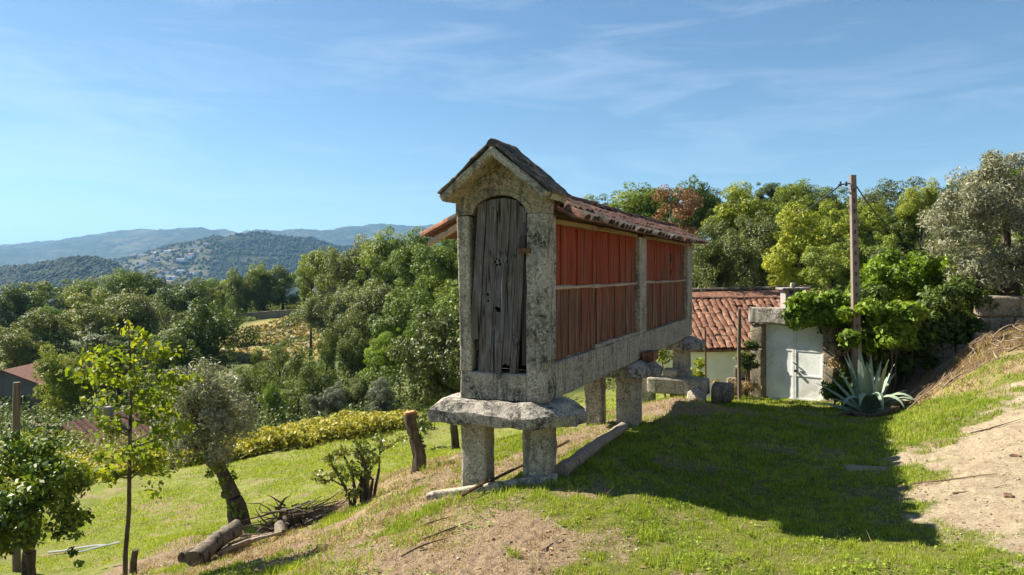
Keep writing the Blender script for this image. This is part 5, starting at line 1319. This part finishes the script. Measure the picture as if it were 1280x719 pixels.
def logthing(name, a_, b_, r0, r1, m, label, seed, cat='log', n=9, amp=.02):
    return thing_mesh(name, tube(bend(a_, b_, n, amp, seed), [(r0 + (r1 - r0) * i / n) * (1 + .08 * math.sin(i * 2.1 + seed)) for i in range(n + 1)], 13, wob=.34, seed=seed), m, label, cat)
logthing('log', gpt(P(243, 722, 9.9).x, 9.9, .08), gpt(P(296, 662, 11.0).x, 11.0, .30), .125, .115, M['old_log'], 'thick grey log pointing up the bank at the bottom left', 4)
logthing('log', gpt(P(228, 712, 10.4).x, 10.4, .05), gpt(P(272, 690, 11.0).x, 11.0, .10), .10, .07, M['bark'], 'dark charred log under the thick grey one', 5)
for k, (a_, b_) in enumerate((((270, 700, 10.5), (318, 674, 11.3)), ((272, 704, 10.3), (330, 686, 10.8)), ((285, 690, 10.8), (340, 690, 11.0)), ((290, 698, 10.5), (352, 694, 10.8)))):
    pa_, pb_ = P(*a_), P(*b_)
    logthing('branch', gpt(pa_.x, pa_.y, .06), gpt(pb_.x, pb_.y, .08), .035, .022, M['straw_branch'], ['uppermost', 'second', 'third', 'lowest'][k] + ' of four cut branches lying right of the grey log', 10 + k, 'branch', 7, .05)
c0 = gpt(P(362, 655, 11.6).x, 11.6)
rp = empty('root_pile', c0, 0, 'tangled brown uprooted stump with roots on the bank', 'tree stump')
rr = random.Random(16)
tb = [tube(bend((0, 0, -.1), (.05, 0, .30), 4, .05, 1), [.2, .19, .17, .14, .09], 9, wob=.5)]
for k in range(60):
    a_ = rr.uniform(0, 6.28); ln = rr.uniform(.25, .75)
    s0 = Vector((rr.uniform(-.25, .25), rr.uniform(-.2, .2), rr.uniform(0, .38)))
    tb.append(limb(s0, s0 + Vector((math.cos(a_) * ln, math.sin(a_) * ln, rr.uniform(-.12, .28))), rr.uniform(.010, .030), .004, 5, .2, k, 6))
limbtree('root_mass', tb, M['bark'], rp)
tb = []
for k in range(22):
    s0 = Vector((rr.uniform(.05, .7), rr.uniform(.2, .6), rr.uniform(-.02, .15) + .1)); a_ = rr.uniform(-.5, .8); ln = rr.uniform(.3, .7)
    tb.append(limb(s0, s0 + Vector((math.cos(a_) * ln, math.sin(a_) * ln, rr.uniform(-.05, .25))), .018, .006, 4, .1, k + 50, 5))
limbtree('twigs', tb, M['straw_branch'], rp)
q = gpt(P(351, 676, 11.0).x, 11.0, .10)
thing_mesh('sawn_round', tube([q + Vector((-.06, .12, .03)), q, q + Vector((.05, -.12, -.03))], [.075, .085, .08], 12, wob=.35), M['old_log'], 'small sawn round of wood below the root pile', 'log')

# laurel behind the granary slab
lb_ = gpt(P(572, 562, 23).x, 23, -.05)
la = empty('laurel_tree', lb_, 0, 'glossy leaved tree with pale highlights just left of the granary', 'tree')
def Q(px, py, y=23): return rel(P(px, py, y), lb_)
limbtree('trunk', [limb((0, 0, -.2), Q(566, 520), .13, .10, 4, .04, 1), limb(Q(566, 520), Q(550, 470), .09, .04, 4, .05, 2), limb(Q(566, 520), Q(580, 460), .08, .04, 4, .05, 3), limb(Q(560, 500), Q(530, 470), .06, .03, 4, .05, 4)], M['bark'], la)
rr = random.Random(23); spec = []
for k in range(80):
    px, py = rr.gauss(552, 30), rr.gauss(460, 36)
    lim = 62 if py > 430 else 46
    if abs(px - 556) > lim or py < 385 or py > 532: continue
    spec.append((Q(px, py, 23 + rr.uniform(-1.3, 1.3)), rr.uniform(.26, .44), 210))
link('crown', cloud(spec, .12, .5, 24, .75, .35, .3), L['laurel'], la)

# big silver olive on the right
ob2 = Vector((P(1275, 400, 20).x, 20, g1(P(1275, 400, 20).x, 20) - .1))
bo = empty('olive_tree', ob2, 0, 'very large silvery olive tree filling the right edge above the wall', 'tree')
def Q(px, py, y=20): return rel(P(px, py, y), ob2)
limbtree('trunk', [limb((0, 0, -.3), Q(1262, 350), .3, .2, 5, .04, 1, 10), limb(Q(1262, 350), Q(1225, 290), .15, .06, 5, .05, 2), limb(Q(1262, 350), Q(1260, 260), .15, .06, 5, .05, 3), limb(Q(1262, 350), Q(1310, 280), .15, .06, 5, .05, 4), limb(Q(1262, 360), Q(1195, 330), .1, .04, 5, .05, 5)], M['bark'], bo)
rr = random.Random(33); spec = []
while len(spec) < 210:
    px, py = rr.uniform(1150, 1400), rr.uniform(196, 385)
    e1 = math.hypot((px - 1262) / 108, (py - 285) / 92)
    if px > 1290: e1 = math.hypot((px - 1290) / 110, (py - 285) / 95)
    if e1 > 1 - .12 * rr.random(): continue
    spec.append((Q(px, py, 20 + rr.uniform(-1.9, 1.9) * math.sqrt(max(.05, 1 - e1 * e1))), rr.uniform(.22, .42), 330))
link('crown', cloud(spec, .11, .26, 34, 1.0, .3, .25), L['silver'], bo)

# creepers over the wall and gateway
def creeper(spec_px, y, label, leaf, size, seed, name='creeper', n=150, asp=.6, dep=.8, rad=(.2, .34), cat='creeper', back=0.0):
    rr = random.Random(seed); spec = []
    c0 = P(sum(s[0] for s in spec_px) / len(spec_px), sum(s[1] for s in spec_px) / len(spec_px), y)
    b = Vector((c0.x, y, g1(c0.x, y)))
    t = empty(name, b, 0, label, cat)
    tb = []
    for px, py, rx, ry, cnt in spec_px:
        for k in range(cnt):
            a_ = rr.uniform(0, 6.28); q_ = math.sqrt(rr.random())
            yy = y + rr.uniform(-dep, dep)
            spec.append((rel(P(px + math.cos(a_) * q_ * rx, py + math.sin(a_) * q_ * ry, yy), b), rr.uniform(*rad), n))
        e_ = Vector(rel(P(px, py, y), b)); s0 = Vector((e_.x * .6, rr.uniform(-.1, .3) + back, -.1))
        if back: s0 = e_ + Vector((.2, back * .5, -.35))
        tb.append(limb(s0, e_, .04, .012, 7, .08, int(px), 6))
    limbtree('stems', tb, M['stick'], t)
    link('foliage', cloud(spec, size, asp, seed, .75, .45, .3), L[leaf], t)
creeper([(1015, 386, 32, 15, 20), (1042, 398, 24, 18, 14), (998, 396, 12, 12, 6), (1030, 376, 24, 10, 8)], 18.9, 'bright green creeper spilling over the lintel of the white gate', 'bright', .12, 41, n=170, dep=.6, rad=(.14, .28), back=1.6)
creeper([(1105, 398, 50, 18, 34), (1148, 406, 26, 16, 14), (1088, 424, 30, 12, 12), (1072, 385, 22, 14, 8), (1120, 424, 26, 10, 8)], 18.3, 'bright green creeper canopy right of the utility pole', 'bright', .12, 42, n=190, dep=.8, rad=(.14, .28))
creeper([(1130, 340, 42, 24, 30), (1095, 366, 34, 18, 16), (1165, 356, 30, 24, 16), (1185, 345, 20, 30, 10)], 21.5, 'fresh green climbing shrub below the big silver olive', 'bright', .13, 43, 'climbing_shrub', 190, dep=1.2, cat='shrub')
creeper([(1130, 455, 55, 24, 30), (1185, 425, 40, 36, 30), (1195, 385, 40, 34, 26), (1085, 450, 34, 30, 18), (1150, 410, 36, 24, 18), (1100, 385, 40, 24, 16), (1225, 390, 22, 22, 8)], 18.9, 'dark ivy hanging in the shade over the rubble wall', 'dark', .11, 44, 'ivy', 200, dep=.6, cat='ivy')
creeper([(938, 445, 10, 16, 7), (930, 452, 8, 10, 4)], 19.6, 'small grey green bush between the brown post and gate jamb', 'drab', .09, 45, 'shrub', 110, dep=.25, rad=(.10, .18), cat='shrub')
creeper([(1055, 492, 24, 12, 9), (1045, 478, 14, 10, 5)], 17.9, 'low bright green leafy plant left of the agave', 'bright', .17, 46, 'leafy_plant', 40, .35, dep=.3, rad=(.14, .24), cat='plant')
creeper([(1062, 440, 16, 40, 10), (1045, 430, 10, 30, 6)], 18.9, 'dry brown creeper stems on the wall beside the gate jamb', 'dry', .10, 47, 'dry_creeper', 60, .4, dep=.25, rad=(.14, .24))
creeper([(907, 484, 22, 8, 10), (940, 478, 12, 12, 6)], 19.7, 'dry pale weeds along the foot of the white cottage wall', 'dry', .10, 48, 'weeds', 70, .25, dep=.25, rad=(.10, .18), cat='weeds')
creeper([(870, 468, 10, 22, 4), (826, 440, 14, 12, 4)], 22.0, 'bright green weeds seen beneath the rear of the granary', 'yellow', .12, 49, 'weeds', 80, .6, dep=.3, rad=(.15, .25), cat='weeds')

# agave
ab = gpt(P(1086, 512, 17.2).x, 17.2, -.03)
ag = empty('agave', ab, 0, 'large blue green agave with pointed leaves on the grass edge', 'agave')
def blade(name, pts, wid, thick, rv, parent):
    pts = [Vector(p) for p in pts]; n = len(pts); V, Fc = [], []
    for i, p in enumerate(pts):
        t = (pts[min(i + 1, n - 1)] - pts[max(i - 1, 0)]).normalized()
        s = t.cross(Vector((0, 0, 1)));
        if s.length < .15: s = t.cross(Vector((0.3, 1, 0)))
        s = (blade.side - t * blade.side.dot(t)).normalized(); u_ = s.cross(t).normalized()
        f = i / (n - 1); w_ = wid * (0.55 + 1.35 * f) if f < .35 else wid * 1.02 * (1 - ((f - .35) / .65) ** 1.7)
        w_ = max(w_, .004)
        for a_, b_ in ((-1, .22), (-.5, .02), (0, -.06), (.5, .02), (1, .22)):
            V.append(p + s * w_ * a_ + u_ * w_ * b_ * 1.4)
        V.append(p - u_ * (thick * (1 - f) + .004) + s * 0)
    for i in range(n - 1):
        q = i * 6; r_ = q + 6
        for k in range(4): Fc.append((q + k, q + k + 1, r_ + k + 1, r_ + k))
        Fc.append((q + 4, q + 5, r_ + 5, r_ + 4)); Fc.append((q + 5, q, r_, r_ + 5))
    me = py_mesh(name, V, Fc, True)
    at = me.attributes.new('rnd', 'FLOAT', 'FACE'); at.data.foreach_set('value', np.full(len(me.polygons), rv, np.float32))
    return link(name, me, M['agave'], parent)
rr = random.Random(19)
def arc(az, el0, ln, droop, n=9):
    p = Vector((math.cos(az) * .06, math.sin(az) * .06, .05)); pts = [p.copy()]; el = el0
    for k in range(n):
        el -= droop / n * (k / n * 2)
        p = p + Vector((math.cos(az) * math.cos(el), math.sin(az) * math.cos(el), math.sin(el))) * ln / n; pts.append(p.copy())
    return pts
LV = [(170, 20, 1.05, .15), (165, 38, 1.15, .1), (150, 50, 1.2, .1), (185, 8, .95, .2), (200, 30, 1.0, .3), (215, 55, 1.15, 1.9), (235, 62, 1.25, 2.3), (260, 66, 1.3, 2.5), (285, 60, 1.2, 2.2), (310, 62, 1.15, 1.9), (330, 50, 1.1, 1.4), (350, 42, 1.0, 1.0), (10, 45, 1.0, .6),
      (20, 62, 1.1, .3), (40, 70, 1.2, .1), (345, 72, 1.15, .2), (120, 72, 1.35, .05), (95, 80, 1.45, .05), (60, 76, 1.3, .1), (190, 72, 1.35, .1), (140, 62, 1.15, .1), (240, 78, 1.2, .15), (300, 76, 1.25, .1), (270, 30, .8, .4), (220, 12, .85, .2), (320, 15, .7, .2)]
for k, (az, el, ln, dr) in enumerate(LV):
    a_ = R(az); blade.side = Vector((-math.sin(a_), math.cos(a_), 0))
    blade('leaf', arc(a_, R(el), ln * 1.12, dr + rr.uniform(0, .35)), rr.uniform(.085, .135), .04, 0.99 if k in (11, 12, 23) else rr.random() * .75, ag)
blade.side = Vector((0, 1, .2))
pts = [gpt(P(1048 + i * 9.5, 0, 16.3).x, 16.3 + .12 * math.sin(i * .8), .10 + .05 * math.sin(i * 1.1)) for i in range(9)]
thing_mesh('dead_leaf', tube(pts, [.02, .05, .06, .075, .08, .09, .085, .07, .03], 8, wob=.5), M['bark'], 'dead dark agave leaf lying on the shaded grass edge', 'dead leaf')

# vineyard: one mass of yellowing vines
rng = np.random.default_rng(77)
nv = 90000
t = rng.random(nv); rowi = rng.integers(0, 5, nv)
A0, A1 = np.array([-15.0, 21.8]), np.array([-3.6, 29.6])
ex = A0[None] + (A1 - A0)[None] * t[:, None]
nrm = np.array([-(A1 - A0)[1], (A1 - A0)[0]]); nrm /= np.linalg.norm(nrm)
ex = ex + nrm[None] * (rowi * 1.6 + rng.normal(0, .42, nv))[:, None]
gzv = gz(ex[:, 0], ex[:, 1]); hmax = .40 + .36 * vnoise(t * 55, rowi * 7.0, 3)
hh = rng.uniform(.05, 1, nv) ** .7 * hmax
C = np.stack([ex[:, 0], ex[:, 1], gzv + hh], 1)
Nn = np.stack([rng.normal(0, .4, nv), rng.normal(-.3, .4, nv), np.ones(nv) * .6], 1)
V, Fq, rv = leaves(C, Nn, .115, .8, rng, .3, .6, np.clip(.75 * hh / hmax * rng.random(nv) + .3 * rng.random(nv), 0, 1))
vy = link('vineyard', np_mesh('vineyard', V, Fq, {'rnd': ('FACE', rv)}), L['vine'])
tag(vy, 'yellowing low vineyard along the far edge of the meadow', 'vines', None, 'stuff')
# ferns and scrub in the clearing and along the far meadow rim
nv = 26000
ex = rng.uniform([-44, 100], [-20, 136], (nv, 2))
ok = polydist(ex[:, 0], ex[:, 1], [(-46, 112), (-36, 100), (-24, 90), (-20, 118), (-28, 130), (-40, 132)]) > 0; ex = ex[ok]
ok = fbm(ex[:, 0], ex[:, 1], 7, 3, 8) > .45; ex = ex[ok]; nv = len(ex)
C = np.stack([ex[:, 0], ex[:, 1], gz(ex[:, 0], ex[:, 1]) + rng.random(nv) * .8], 1)
V, Fq, rv = leaves(C, np.tile([0, -.3, .7], (nv, 1)), .5, .7, rng, .3, .6)
br_ = link('bracken', np_mesh('bracken', V, Fq, {'rnd': ('FACE', rv)}), L['bracken']); tag(br_, 'golden bracken covering the clearing below the far row of trees', 'bracken', None, 'stuff')
def scrub(name, poly, nv, size, h, leaf, label, seed, thr=.4):
    rng = np.random.default_rng(seed); pl = np.array(poly); nv = int(nv * 2.0); size = size * .55
    ex = rng.uniform(pl.min(0), pl.max(0), (nv, 2)); ex = ex[polydist(ex[:, 0], ex[:, 1], poly) > 0]
    nz = fbm(ex[:, 0], ex[:, 1], size * 22, 3, seed); ex = ex[nz > thr]; nz = nz[nz > thr]; n = len(ex)
    C = np.stack([ex[:, 0], ex[:, 1], gz(ex[:, 0], ex[:, 1]) + rng.random(n) * h * np.clip((nz - thr) * 5, .1, 1.2)], 1)
    V, Fq, rv = leaves(C, np.tile([0, -.3, .7], (n, 1)), size, .6, rng, .3, .8)
    o = link(name, np_mesh(name, V, Fq, {'rnd': ('FACE', rv)}), L[leaf]); tag(o, label, 'undergrowth', None, 'stuff')
scrub('undergrowth', [(-44, 38), (-22, 36), (-6, 37), (2, 34), (2, 46), (-14, 52), (-44, 54)], 60000, .3, 2.2, 'dark', 'dark bramble undergrowth in the dip behind the vineyard', 3, .36)
scrub('undergrowth', [(-18, 22.5), (-12.5, 24), (-10, 27), (-14, 34), (-22, 38), (-28, 36)], 22000, .2, 1.2, 'yellow', 'yellow green brambles in front of the old farmhouse', 4, .42)
scrub('undergrowth', [(-70, 56), (-20, 48), (-12, 60), (-20, 80), (-90, 80)], 50000, .4, 1.6, 'dark', 'dark scrub on the slope around the farm track', 5, .42)
scrub('undergrowth', [(10.8, 20.5), (16, 18), (30, 24), (30, 40), (12, 34), (8.6, 22.5)], 40000, .25, 2.4, 'mid', 'green undergrowth behind the rubble wall', 6, .3)

scrub('undergrowth', [(5, 31), (10, 30), (20, 30), (34, 36), (40, 60), (10, 60), (3, 45)], 60000, .32, 2.6, 'drab', 'dense undergrowth between the trees behind the tiled cottage', 7, .3)
scrub('undergrowth', [(-4, 46), (5, 40), (9, 60), (7, 95), (-9, 95)], 60000, .4, 6.0, 'mid', 'green thicket filling the slope behind the granary', 9, .3)
scrub('undergrowth', [(-38, 112), (-24, 110), (-24, 136), (-52, 138), (-48, 128), (-40, 133)], 30000, .5, 2.0, 'dark', 'added dark scrub standing for the shadow below the far row of trees', 8, .56)  # dark leaves added in place of the shadow before the terrace wall
scrub('undergrowth', [(-84, 156), (-36, 150), (-30, 176), (-100, 190)], 40000, .7, 2.2, 'mid', 'green grass and scrub under the far row of trees', 10, .25)
# ------------------------------------------------------------------ grass
def blades(name, x, y, h, wd, leafm, label, seed, rv=None, lean=.5, cat='grass'):
    rng = np.random.default_rng(seed); n = len(x)
    z = gz(x, y) - .006
    a = rng.uniform(0, 6.283, n); hh = h * rng.uniform(.5, 1.3, n); ww = wd * rng.uniform(.6, 1.3, n) * .5
    la = rng.uniform(0, 6.283, n); ll = hh * rng.uniform(0, lean, n)
    dx, dy = np.cos(a) * ww, np.sin(a) * ww
    bx, by = np.cos(la) * ll, np.sin(la) * ll
    V = np.stack([np.stack([x - dx, y - dy, z], 1), np.stack([x + dx, y + dy, z], 1), np.stack([x + bx, y + by, z + hh], 1)], 1).reshape(-1, 3)
    o = link(name, np_mesh(name, V, np.arange(n * 3).reshape(n, 3), {'rnd': ('FACE', rng.random(n) if rv is None else rv)}), L[leafm])
    return tag(o, label, cat, None, 'stuff')
rng = np.random.default_rng(11)
def scatter(n, y0, y1, pad=.08):
    y = y0 * (y1 / y0) ** rng.random(n); x = (rng.uniform(-640 / F - pad, 640 / F + pad, n)) * y
    return x, y
x, y = scatter(620000, 5.6, 22)
pa, so_, st_, me_ = masks(x, y)
tuft = fbm(x, y, .15, 3, 61); big = fbm(x, y, .7, 4, 64)
pr = np.clip(1.0 - 1.25 * np.maximum(pa * 1.2, np.maximum(so_ * 1.0, st_ * .9)), 0.0, 1) * np.clip((tuft - .30) * 4, .05, 1.2)
pr = pr + 0.22 * (so_ > .35) * sstep(.54, .68, fbm(x, y, .5, 4, 68)) * (pa < .3)
k = (rng.random(len(x)) < pr) & (me_ < .5)
xg, yg = x[k], y[k]; hgt = .026 + .05 * np.clip(tuft[k] - .3, 0, .5) * 1.6
rvv = np.clip(rng.normal(.48, .26, len(xg)) + (big[k] - .5) * .9, 0, 1)
blades('grass', xg, yg, hgt * np.clip(yg / 9, .8, 1.4), .010 * np.clip(yg / 8, .8, 2.2), 'grass', 'short green grass on the terrace around the granary', 1, rvv)
k = (rng.random(len(x)) < np.clip(.24 * (so_ + st_ * 1.6) + .09, 0, .5) * (pa < .5) * np.clip((fbm(x, y, .3, 4, 66) - .36) * 5, 0, 1.3)) & (me_ < .6)
blades('dry_grass', x[k], y[k], np.where(st_[k] > .4, .06, .032) * np.clip(y[k] / 9, .8, 1.8), .009 * np.clip(y[k] / 8, .8, 2.2), 'straw', 'dry straw coloured grass on bare soil and bank', 2, None, 1.6)
x, y = scatter(260000, 12.5, 34)
pa, so_, st_, me_ = masks(x, y)
n2 = fbm(x, y, 1.6, 4, 71)
k = (me_ > .4) & (rng.random(len(x)) < np.clip((n2 - .36) * 5, .04, 1)) & (polydist(x, y, [(-15.0, 21.8), (-3.6, 29.6), (-8, 40), (-24, 36)]) < 0.2)
blades('meadow_grass', x[k], y[k], .045 * np.clip(y[k] / 14, 1, 2), .016 * np.clip(y[k] / 13, 1, 2.4), 'grass', 'mown green grass of the lower meadow', 3, np.clip(rng.normal(.6, .2, k.sum()), 0, 1), .8)
# taller tufts on the bank and round the stones
rng = np.random.default_rng(29)
tx, ty = [], []
for (cx_, cy_, rad, n_) in [(-.42, 9.75, .12, 130), (-.75, 9.3, .25, 160), (-1.3, 9.1, .3, 200), (-.2, 8.9, .3, 160), (-1.1, 8.2, .3, 130), (-2.6, 11.2, .25, 200), (-2.3, 11.8, .3, 220), (-1.6, 10.2, .4, 260), (-3.6, 12.8, .35, 250), (-4.2, 12.6, .35, 250), (-2.2, 9.6, .35, 180), (-1.7, 7.6, .35, 160), (-2.3, 8.1, .4, 160), (.0, 7.0, .08, 40), (-2.9, 13.6, .6, 420), (-4.9, 12.9, .5, 350), (-5.6, 12.2, .6, 380), (-1.2, 12.3, .3, 180), (1.2, 10.3, .3, 200), (1.6, 11.6, .35, 260), (2.0, 12.7, .3, 220), (1.3, 7.4, .2, 120), (1.5, 6.7, .25, 160)]:
    r_ = np.sqrt(rng.random(n_)) * rad; a_ = rng.uniform(0, 6.283, n_); tx.append(cx_ + r_ * np.cos(a_)); ty.append(cy_ + r_ * np.sin(a_))
tx, ty = np.concatenate(tx), np.concatenate(ty)
blades('tall_grass', tx, ty, .11, .013, 'grass', 'taller green grass tufts along the bank and granary legs', 4, None, .9)

# stones, twigs and dry brushwood
rng = np.random.default_rng(41)
iv2 = iv * np.array([1, 1, .6])
x, y = scatter(60000, 5.6, 17)
pa, so_, st_, me_ = masks(x, y)
k = rng.random(len(x)) < (.20 * pa + .16 * so_) * (me_ < .3); x, y = x[k], y[k]; n = len(x)
s_ = np.exp(rng.normal(-4.9, .42, n)); j_ = 1 + rng.uniform(-.3, .3, (n, len(iv), 1))
VV = iv2[None] * j_ * s_[:, None, None] + np.stack([x, y, gz(x, y) + s_ * .2], 1)[:, None, :]
FF = if_[None] + (np.arange(n) * len(iv))[:, None, None]
gr_ = link('gravel', np_mesh('gravel', VV.reshape(-1, 3), FF.reshape(-1, 3)), M['granite']); tag(gr_, 'small loose pebbles and clods on the soil and path', 'gravel', None, 'stuff')
x, y = scatter(9000, 5.6, 17); pa, so_, st_, me_ = masks(x, y)
k = rng.random(len(x)) < (.34 * so_ + .22 * pa + .03) * (me_ < .3); x, y = x[k], y[k]; n = len(x)
C = np.stack([x, y, gz(x, y) + .012], 1)
V, Fq, rv = leaves(C, np.tile([0, 0, 1.0], (n, 1)), .045, .55, rng, 1.0, .35)
ll_ = link('fallen_leaves', np_mesh('fallen_leaves', V, Fq, {'rnd': ('FACE', rv)}), L['dry']); tag(ll_, 'small dry fallen leaves scattered on the bare ground', 'fallen leaves', None, 'stuff')
x, y = scatter(90000, 5.6, 16); pa, so_, st_, me_ = masks(x, y)
wn = fbm(x, y, .45, 4, 90); k = (wn > .56) & (me_ < .4) & (pa < .3) & (rng.random(len(x)) < .5); x, y = x[k], y[k]; n = len(x)
C = np.stack([x, y, gz(x, y) + .018 + .02 * rng.random(n)], 1)
V, Fq, rv = leaves(C, np.tile([0, 0, .8], (n, 1)), .034, .55, rng, .6, .5, None, .15, .5)
wd_ = link('weeds', np_mesh('weeds', V, Fq, {'rnd': ('FACE', rv)}), L['bright']); tag(wd_, 'small broad leaved weeds mixed into the grass', 'weeds', None, 'stuff')
x, y = scatter(5000, 5.6, 18); pa, so_, st_, me_ = masks(x, y)
k = (pa < .6) & (me_ < .4) & (rng.random(len(x)) < .35 + .5 * so_)
blades('dry_stalks', x[k], y[k], np.full(k.sum(), .12), .008, 'dry', 'thin dry stalks standing in the grass', 9, None, 1.2, 'dry stalks')
rr = random.Random(51)
for k, (px, py, y, ln, az, lab) in enumerate([(770, 562, 10.6, .5, .3, 'dry twig in the grass at the top of the shadow'), (905, 612, 9.2, .35, 1.2, 'thin pale upright twig at the shadow edge'), (960, 600, 9.6, .4, .1, 'dark twig lying inside the granary shadow'), (1030, 574, 10.4, .35, -.3, 'pale twig in the shaded grass'),
      (1190, 610, 9.0, .9, -.5, 'long thin twig on the sandy path'), (1245, 538, 11.3, .8, .05, 'dark stick near the top of the path'), (1225, 622, 8.5, .6, -.1, 'thin twig low on the sandy path'), (560, 650, 8.1, .55, .4, 'forked twig on the bare soil'), (530, 668, 7.7, .5, .5, 'thin twig lower on the bare soil'), (690, 690, 7.2, .35, .9, 'pale splinter of wood on the bare soil'), (545, 640, 8.6, .4, .1, 'dark twig on the left of the bare soil')]):
    c = P(px, py, y); x0, y0 = c.x, c.y
    a_ = gpt(x0 - math.cos(az) * ln / 2, y0 - math.sin(az) * ln / 2, .02); b_ = gpt(x0 + math.cos(az) * ln / 2, y0 + math.sin(az) * ln / 2, .03 if k != 1 else .25)
    thing_mesh('twig', tube(bend(a_, b_, 7, .05, k + 3), [.010] * 5 + [.007, .005, .003], 5), M['stick'] if k % 3 else M['straw_branch'], lab, 'twig')
# brushwood heap on the bank
bc = gpt(P(1215, 438, 15.4).x, 15.4)
bp = empty('brushwood', bc, 0, 'heap of dry pruned branches and straw on the bank at right', 'brushwood')
for k in range(110):
    px = rr.uniform(1150, 1310)
    yy = rr.uniform(15.2, 17.9); x0 = (px - 640) / F * yy; a_ = rr.uniform(-1.6, 1.6); ln = rr.uniform(.2, .8)
    p0 = gpt(x0 - math.cos(a_) * ln / 2, yy - math.sin(a_) * ln / 3, rr.uniform(.02, .14)); p1 = gpt(x0 + math.cos(a_) * ln / 2, yy + math.sin(a_) * ln / 3, rr.uniform(.02, .24))
    V, Fc = tube(bend(p0, p1, 8, .10, k), [.017 - .0016 * i for i in range(9)], 5)
    link('branch', py_mesh('branch', [rel(v, bc) for v in V], Fc, True), M['straw_branch'] if k % 4 else M['stick'], bp)
nst = 26000
xs = rng.uniform(8.6, 14.0, nst); ys = rng.uniform(14.8, 18.8, nst)
kk_ = (polydist(xs, ys, [(9.0, 17.4), (9.8, 16.0), (11.0, 15.0), (14.0, 14.2), (14.0, 18.2), (11.2, 18.6), (9.6, 18.3)]) + (fbm(xs, ys, .7, 3, 5) - .5) * 1.6) > 0
blades('dry_brush', xs[kk_], ys[kk_], .13, .012, 'dry', 'tangled dry brown brush and straw over the bank', 6, None, 1.5, 'dry brush')

# ------------------------------------------------------------------ haze
def haze_b(nt, o):
    v = nt.nodes.new('ShaderNodeVolumePrincipled'); v.inputs['Color'].default_value = (0.30, 0.60, 1.0, 1)
    v.inputs['Density'].default_value = 0.00008; v.inputs['Anisotropy'].default_value = 0.1
    nt.links.new(v.outputs[0], o.inputs['Volume'])
hz = link('haze', py_mesh('haze', *box(-16000, 16000, -900, 15000, -150, 620)), mat('haze', haze_b))
tag(hz, 'thin pale blue air over the whole valley', 'haze', None, 'stuff')
